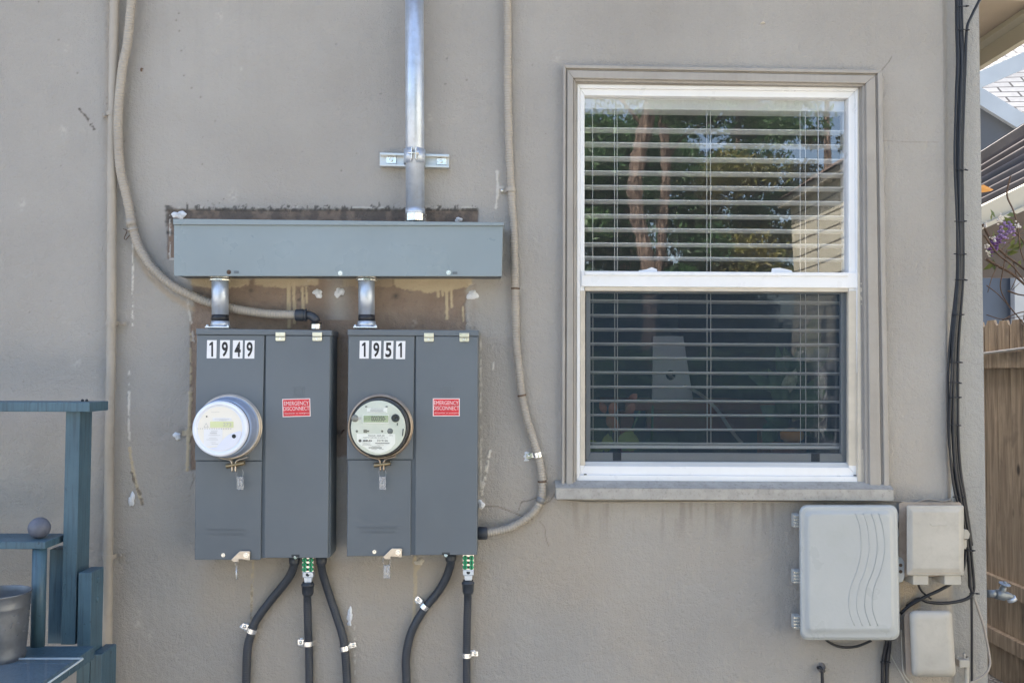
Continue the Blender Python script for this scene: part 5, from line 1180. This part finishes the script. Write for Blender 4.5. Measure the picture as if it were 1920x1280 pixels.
for i in range(24):
    cx, cy = rg.uniform(1850,1930), rg.uniform(400,500); p = P(cx, cy, dW-.3); a = rg.uniform(0,6.3); s = rg.uniform(.02,.05)
    u = Vector((math.cos(a),.3,math.sin(a)))*s; v = Vector((-math.sin(a),.5,math.cos(a)))*s*.4; m.add([p-u,p-v,p+u,p+v],[(0,1,2,3)])
m.build('leaves', M['leafgold'], ws)
tag(MB().add([P(1848,355,dW)+Vector(v) for v in ((-.03,0,-.02),(.03,0,-.01),(.05,.01,.0),(.0,.02,.03),(-.03,.01,.02))],[(0,1,2,3,4)]).build('orange_leaf', M['orange']), 'single bright orange leaf peeking out beside the corner edge', 'leaf')

# ================================================================== behind the camera: what the glass reflects
def Mr(px, py, yv):      # a point seen mirrored in the glass, yv metres deep
    p = P(px, py, -yv); return Vector((p.x, -p.y, p.z))
tree = thing('cedar_tree', (Mr(1225,520,5).x, -5, 0), 'tall twin stemmed tree with stringy brown bark, mirrored in the window', 'tree')
def stem(pts, r, yv, name='trunk'):
    pw = [Mr(a, b, yv) for a, b in spline(pts, 10)]; n = len(pw)
    m = MB(); rs = [r*(1+.10*math.sin(i*1.1)+.06*math.sin(i*2.7)) for i in range(n)]; m.tube(pw, rs, 22)
    for i, v in enumerate(m.v): m.v[i] = v+Vector((math.sin(v.z*9+i),math.cos(v.z*7+i*1.7),0))*.006
    return m.build(name, M['bark'], tree)
stem([(1222,2600),(1222,1300),(1222,700),(1220,540),(1210,470),(1196,400),(1192,350),(1200,300),(1213,240),(1224,180),(1236,60),(1240,-200),(1250,-700)], .062, 5)
stem([(1224,540),(1236,500),(1243,440),(1249,380),(1252,320),(1249,260),(1242,200),(1235,120),(1210,-100),(1190,-600)], .038, 5.02, 'limb')
for pts, r_ in (([(1213,240),(1180,200),(1140,150)],.012),([(1249,300),(1290,250),(1360,215),(1440,190)],.012),([(1230,130),(1120,60),(1000,20)],.02),([(1236,60),(1350,0),(1500,-60)],.02)): stem(pts, r_, 5, 'branch')
def crown(name, n, f, s, mt, parent, seed):
    r = np.random.RandomState(seed); pts = []
    while len(pts) < n:
        p = f(r)
        if p is not None: pts.append(p)
    c = np.array(pts); a = r.normal(size=(n,3)); a /= np.linalg.norm(a,axis=1)[:,None]; b = np.cross(a, r.normal(size=(n,3))); b /= np.linalg.norm(b,axis=1)[:,None]
    sz = r.uniform(.6,1.3,n)[:,None]*s; V = np.stack([c-a*sz, c-b*sz*.35, c+a*sz, c+b*sz*.35],1).reshape(-1,3) - np.array(WL[parent.name])
    me = bpy.data.meshes.new(name); me.vertices.add(4*n); me.vertices.foreach_set('co', V.astype(np.float32).ravel()); me.loops.add(4*n); me.loops.foreach_set('vertex_index', np.arange(4*n,dtype=np.int32)); me.polygons.add(n); me.polygons.foreach_set('loop_start', (np.arange(n)*4).astype(np.int32)); me.update(calc_edges=True); me.validate()
    me.materials.append(M[mt]); o = bpy.data.objects.new(name, me); COL.objects.link(o); o.parent = parent; WL[o.name] = WL[parent.name]; return o
def clumps(n, px0, px1, py0, py1, yv0, yv1, r0, r1, seed, dens=None):
    r = np.random.RandomState(seed); out = []
    for i in range(n):
        px, py = r.uniform(px0, px1), r.uniform(py0, py1)
        if dens and r.rand() > dens(px, py): continue
        out.append((np.array(Mr(px, py, r.uniform(yv0, yv1))), r.uniform(r0, r1)))
    return out
def from_clumps(cl):
    def f(r):
        c, rad = cl[r.randint(len(cl))]; d = r.normal(size=3); d = d/np.linalg.norm(d)*rad*r.rand()**.45; d[2] *= .7
        p = c+d; return p if p[2] > .05 else None
    return f
cl = clumps(60, 1020, 1520, -260, 235, 4.2, 6.0, .16, .42, 11, lambda x, y: .75)
crown('crown', 34000, from_clumps(cl), .026, 'leafgreen', tree, 21)
def bgtree(x, y, h, w_, lab, mt, seed, n):
    t = thing('garden_tree', (x, y, 0), lab, 'tree', 'trees across the yard behind the camera'); r = np.random.RandomState(seed)
    MB().tube([(x,y,0),(x+.05,y,h*.3),(x-.05,y,h*.6),(x,y,h*.85)], [.14,.12,.08,.03], 12).build('trunk', M['bark'], t)
    cl = []
    for i in range(46):
        zz = r.uniform(.02, 1)**.8; rad = w_*(1-.55*zz)*math.sqrt(r.rand()); a = r.uniform(0,6.3)
        cl.append((np.array([x+rad*math.cos(a), y+rad*math.sin(a), h*zz]), r.uniform(.3,.6)))
    crown('crown', int(n*2.2), from_clumps(cl), .052, mt, t, seed+1)
bgtree(.7,-9.2,5.0,1.6,'leftmost dense green tree across the yard, mirrored in the glass','leafgreen',31,14000)
bgtree(2.0,-10.3,5.6,1.7,'dark green tree across the yard behind the twin stemmed trunk','leafgreen',33,14000)
bgtree(3.6,-11.5,5.0,1.7,'golden green tree across the yard nearest the cream house','leafgold',35,11000)
bgtree(2.9,-12.5,8.0,2.0,'tall dark tree rising behind the golden green one, mirrored in the glass','leafgreen',41,16000)
bgtree(4.5,-13.6,8.0,2.0,'tall green tree over the ridge line left of the cream house','leafgreen',45,15000)
bgtree(6.4,-14.2,9.0,2.7,'tall golden tree rising behind the roof of the cream house','leafgold',43,14000)
hd = thing('hedge', (1.8,-8.2,0), 'low dense hedge along the far side of the yard', 'hedge')
r_ = np.random.RandomState(5); cl = [(np.array([r_.uniform(.2,3.9), r_.uniform(-8.6,-7.9), r_.uniform(.1,1.9)]), r_.uniform(.25,.45)) for i in range(150)]
crown('foliage', 26000, from_clumps(cl), .06, 'leafgreen', hd, 55)

sb = thing('garden_shrub', (1.4,-4.3,0), 'round dark green shrub at the foot of the twin stemmed tree', 'shrub')
r_ = np.random.RandomState(15); zt_s = Mr(1250,640,4.3).z; cl = [(np.array([r_.uniform(.95,1.5), r_.uniform(-4.9,-4.3), r_.uniform(.2,zt_s-.2)]), r_.uniform(.2,.36)) for i in range(34)]
crown('foliage', 14000, from_clumps(cl), .032, 'leafgreen', sb, 57)
XN = 4.3
nb = thing('cream_house', (XN+2, -5.5, 0), 'cream house with lap siding and brown roof across the yard, mirrored in the window', 'house')
ze = Mr(1540, 345, 1).z
zev = EYE + (4.3/((1540-915)/FPX))*((700-352)/FPX)
yfar = -( (4.3)/((1493-915)/FPX) - D )
MB().box(XN, XN+4, yfar, -.5+1.0-1.0-1.2, 0, zev).build('siding_wall', M['siding'], nb)
MB().box(XN-.14, XN+4.5, yfar-.14, -1.3, zev+.001, zev+.09).build('eave', M['fasciacream'], nb)
m = MB(); m.add([(XN-.18,yfar-.2,zev+.092),(XN-.18,-1.2,zev+.092),(XN+2,-1.2,zev+1.5),(XN+2,yfar-.4,zev+1.5),(XN+4.6,-1.2,zev+.092),(XN+4.6,yfar-.4,zev+.092)],[(0,1,2,3),(3,2,4,5),(0,3,5),(1,4,2)]); m.build('roof', M['shinglebrown'], nb)
for yw in (-8.6,-7.4,-5.2,-3.2):
    for zw in ((.9, 2.5) if yw > -8 else (.9,)):
        f = MB(); f.box(XN-.03, XN-.001, yw-.35, yw+.35, zw, zw+1.0); fo = f.build('window', M['vinyl'], nb, .004)
        MB().box(XN-.036, XN-.031, yw-.28, yw+.28, zw+.07, zw+.93).build('pane', mat('dark pane', lin(.03,.04,.05), .08) if 'dark pane' not in bpy.data.materials else bpy.data.materials['dark pane'], fo)

dr_ = thing('deck_railing', (3.9,-6.5,-.15), 'white slatted deck railing running beside the cream house', 'railing')
for z in (.95, 1.45, 1.95): MB().box(3.86, 3.94, -9.2, -4.2, z, z+.05).build('rail', M['vinyl'], dr_, .004)
for k in range(9): MB().box(3.85, 3.95, -9.2+k*.61, -9.1+k*.61, -.15, 2.05).build('post', M['vinyl'], dr_, .004)
MB().box(3.88, 3.92, -9.1, -4.2, .2, .9).build('skirt_board', M['vinyl'], dr_, .004)

# ================================================================== inside the room, dimly seen
t = thing('grey_board', P(1260,752,-.75), 'grey tapered board with a round hole standing on the desk inside', 'board')
K = 24; d = -.75; out = [P(1223,751,d),P(1300,751,d),P(1281,630,d),P(1225,630,d)]
m = MB(); c = P(1258,703,d); hr = S(9.5,d); hole = [c+Vector((hr*math.cos(2*math.pi*k/K+R(225)),0,hr*math.sin(2*math.pi*k/K+R(225)))) for k in range(K)]
vs = out+hole; fs = []
q4 = K//4
for s in range(4):
    a, b = s, (s+1) % 4; seg_ = [4+(s*q4+k) % K for k in range(q4+1)]
    fs.append(tuple([a, b]+seg_[::-1]))
m.add(vs, fs); o = m.build('board', M['board'], t); sd = o.modifiers.new('t','SOLIDIFY'); sd.thickness = .012
dk = thing('writing_desk', P(1300,800,-.9), 'dark reddish wooden desk seen inside through the lower sash', 'desk')
dz = P(1260,752,-.75).z
MB().box(P(1158,752,-.8).x, P(1432,752,-.8).x, .62, 1.35, dz-.03, dz-.001).build('desk_top', M['wood'], dk, .003)
MB().box(P(1200,752,-.8).x, P(1425,752,-.8).x, .66, .68, dz-.10, dz-.031).build('drawer_front', M['wood'], dk, .003)
for x in (1165, 1418): MB().box(P(x,752,-.8).x-.025, P(x,752,-.8).x+.025, .66, .71, rz0, dz-.031).build('leg', M['wood'], dk, .003)
tag(MB().tube(path([(1252,700,-.80),(1275,718,-.78),(1298,730,-.7),(1325,748,-.6),(1350,775,-.55),(1370,805,-.5),(1392,832,-.45)], -.7, 6), .006, 8).build('charging_cord', M['whitecable']), 'pale cord arcing down from the grey board inside the room', 'cord')
def leaf(m, base, tip, wd, n=8):
    ax = tip-base; sd = Vector((ax.z,0,-ax.x)).normalized()*wd; vs = []
    for i in range(n+1):
        u = i/n; ww = math.sin(math.pi*min(1,u*1.02))**.8; p = base.lerp(tip,u)+Vector((0,-.02*math.sin(math.pi*u),0)); vs += [p-sd*ww, p+sd*ww]
    m.add(vs, [(2*i,2*i+1,2*i+3,2*i+2) for i in range(n)], True)
pl = thing('potted_plant', P(1470,855,-.42), 'leafy green potted plant inside behind the right of the lower sash', 'plant')
c = P(1478,842,-.42); MB().lathe([(0,.0001),(0,.045),(.09,.06),(.1,.062),(.1,.055),(.09,.0001)], (c.x,c.y,HZ0-.001-.02), (0,0,1), 28).build('pot', M['terra'], pl)
for i, (a, b, wd) in enumerate((((1480,790),(1440,690),.03),((1480,790),(1500,640),.035),((1485,790),(1545,700),.04),((1480,800),(1425,760),.035),((1490,780),(1560,760),.04),((1470,780),(1455,640),.018),((1500,700),(1530,590),.035),((1470,740),(1400,700),.02),((1490,740),(1470,650),.025),((1500,780),(1530,820),.03),((1450,790),(1430,830),.03),((1490,700),(1555,650),.035))):
    m = MB(); leaf(m, P(*a,-.42-.01*(i%4)), P(*b,-.38-.02*(i%5)), wd); m.build('leaf', M['leafin'], pl)
m = MB(); leaf(m, P(1467,745,-.40), P(1492,690,-.38), .018); leaf(m, P(1462,735,-.40), P(1477,700,-.38), .012); m.build('variegated_leaf', M['leafpale'], pl)
og = MB().lathe([(0,.0001),(0,.02),(.012,.036),(.03,.038),(.042,.028),(.046,.0001)], (P(1485,830,-.30).x, .30, P(1485,829,-.30).z), (0,0,1), 20); tag(og.build('orange_gourd', M['orange']), 'small orange rounded object on the inner sill by the potted plant', 'ornament')
pl = thing('flowering_plant', P(1150,855,-.35), 'plant with salmon flowers and yellow green leaves inside at the lower left', 'plant')
for a, b, wd in (((1120,845),(1098,825),.02),((1135,848),(1140,812),.02),((1168,846),(1185,806),.034),((1180,846),(1192,815),.02),((1110,850),(1128,830),.02)):
    m = MB(); leaf(m, P(*a,-.33), P(*b,-.33), wd, 6); m.build('leaf', M['leafyellow'], pl)
for a, b, wd in (((1150,805),(1140,775),.018),((1145,780),(1150,750),.014),((1135,775),(1124,752),.012),((1172,775),(1190,755),.014),((1176,752),(1195,738),.012),((1150,810),(1155,785),.014)):
    m = MB(); leaf(m, P(*a,-.34), P(*b,-.34), wd, 6); m.build('flower', M['terra'], pl)
for a, b in (((1140,850),(1150,790)),((1178,820),(1200,770)),((1222,825),(1224,760))): MB().tube([P(*a,-.36),P(*b,-.36)], .0035, 7).build('stalk', M['leafin'], pl)
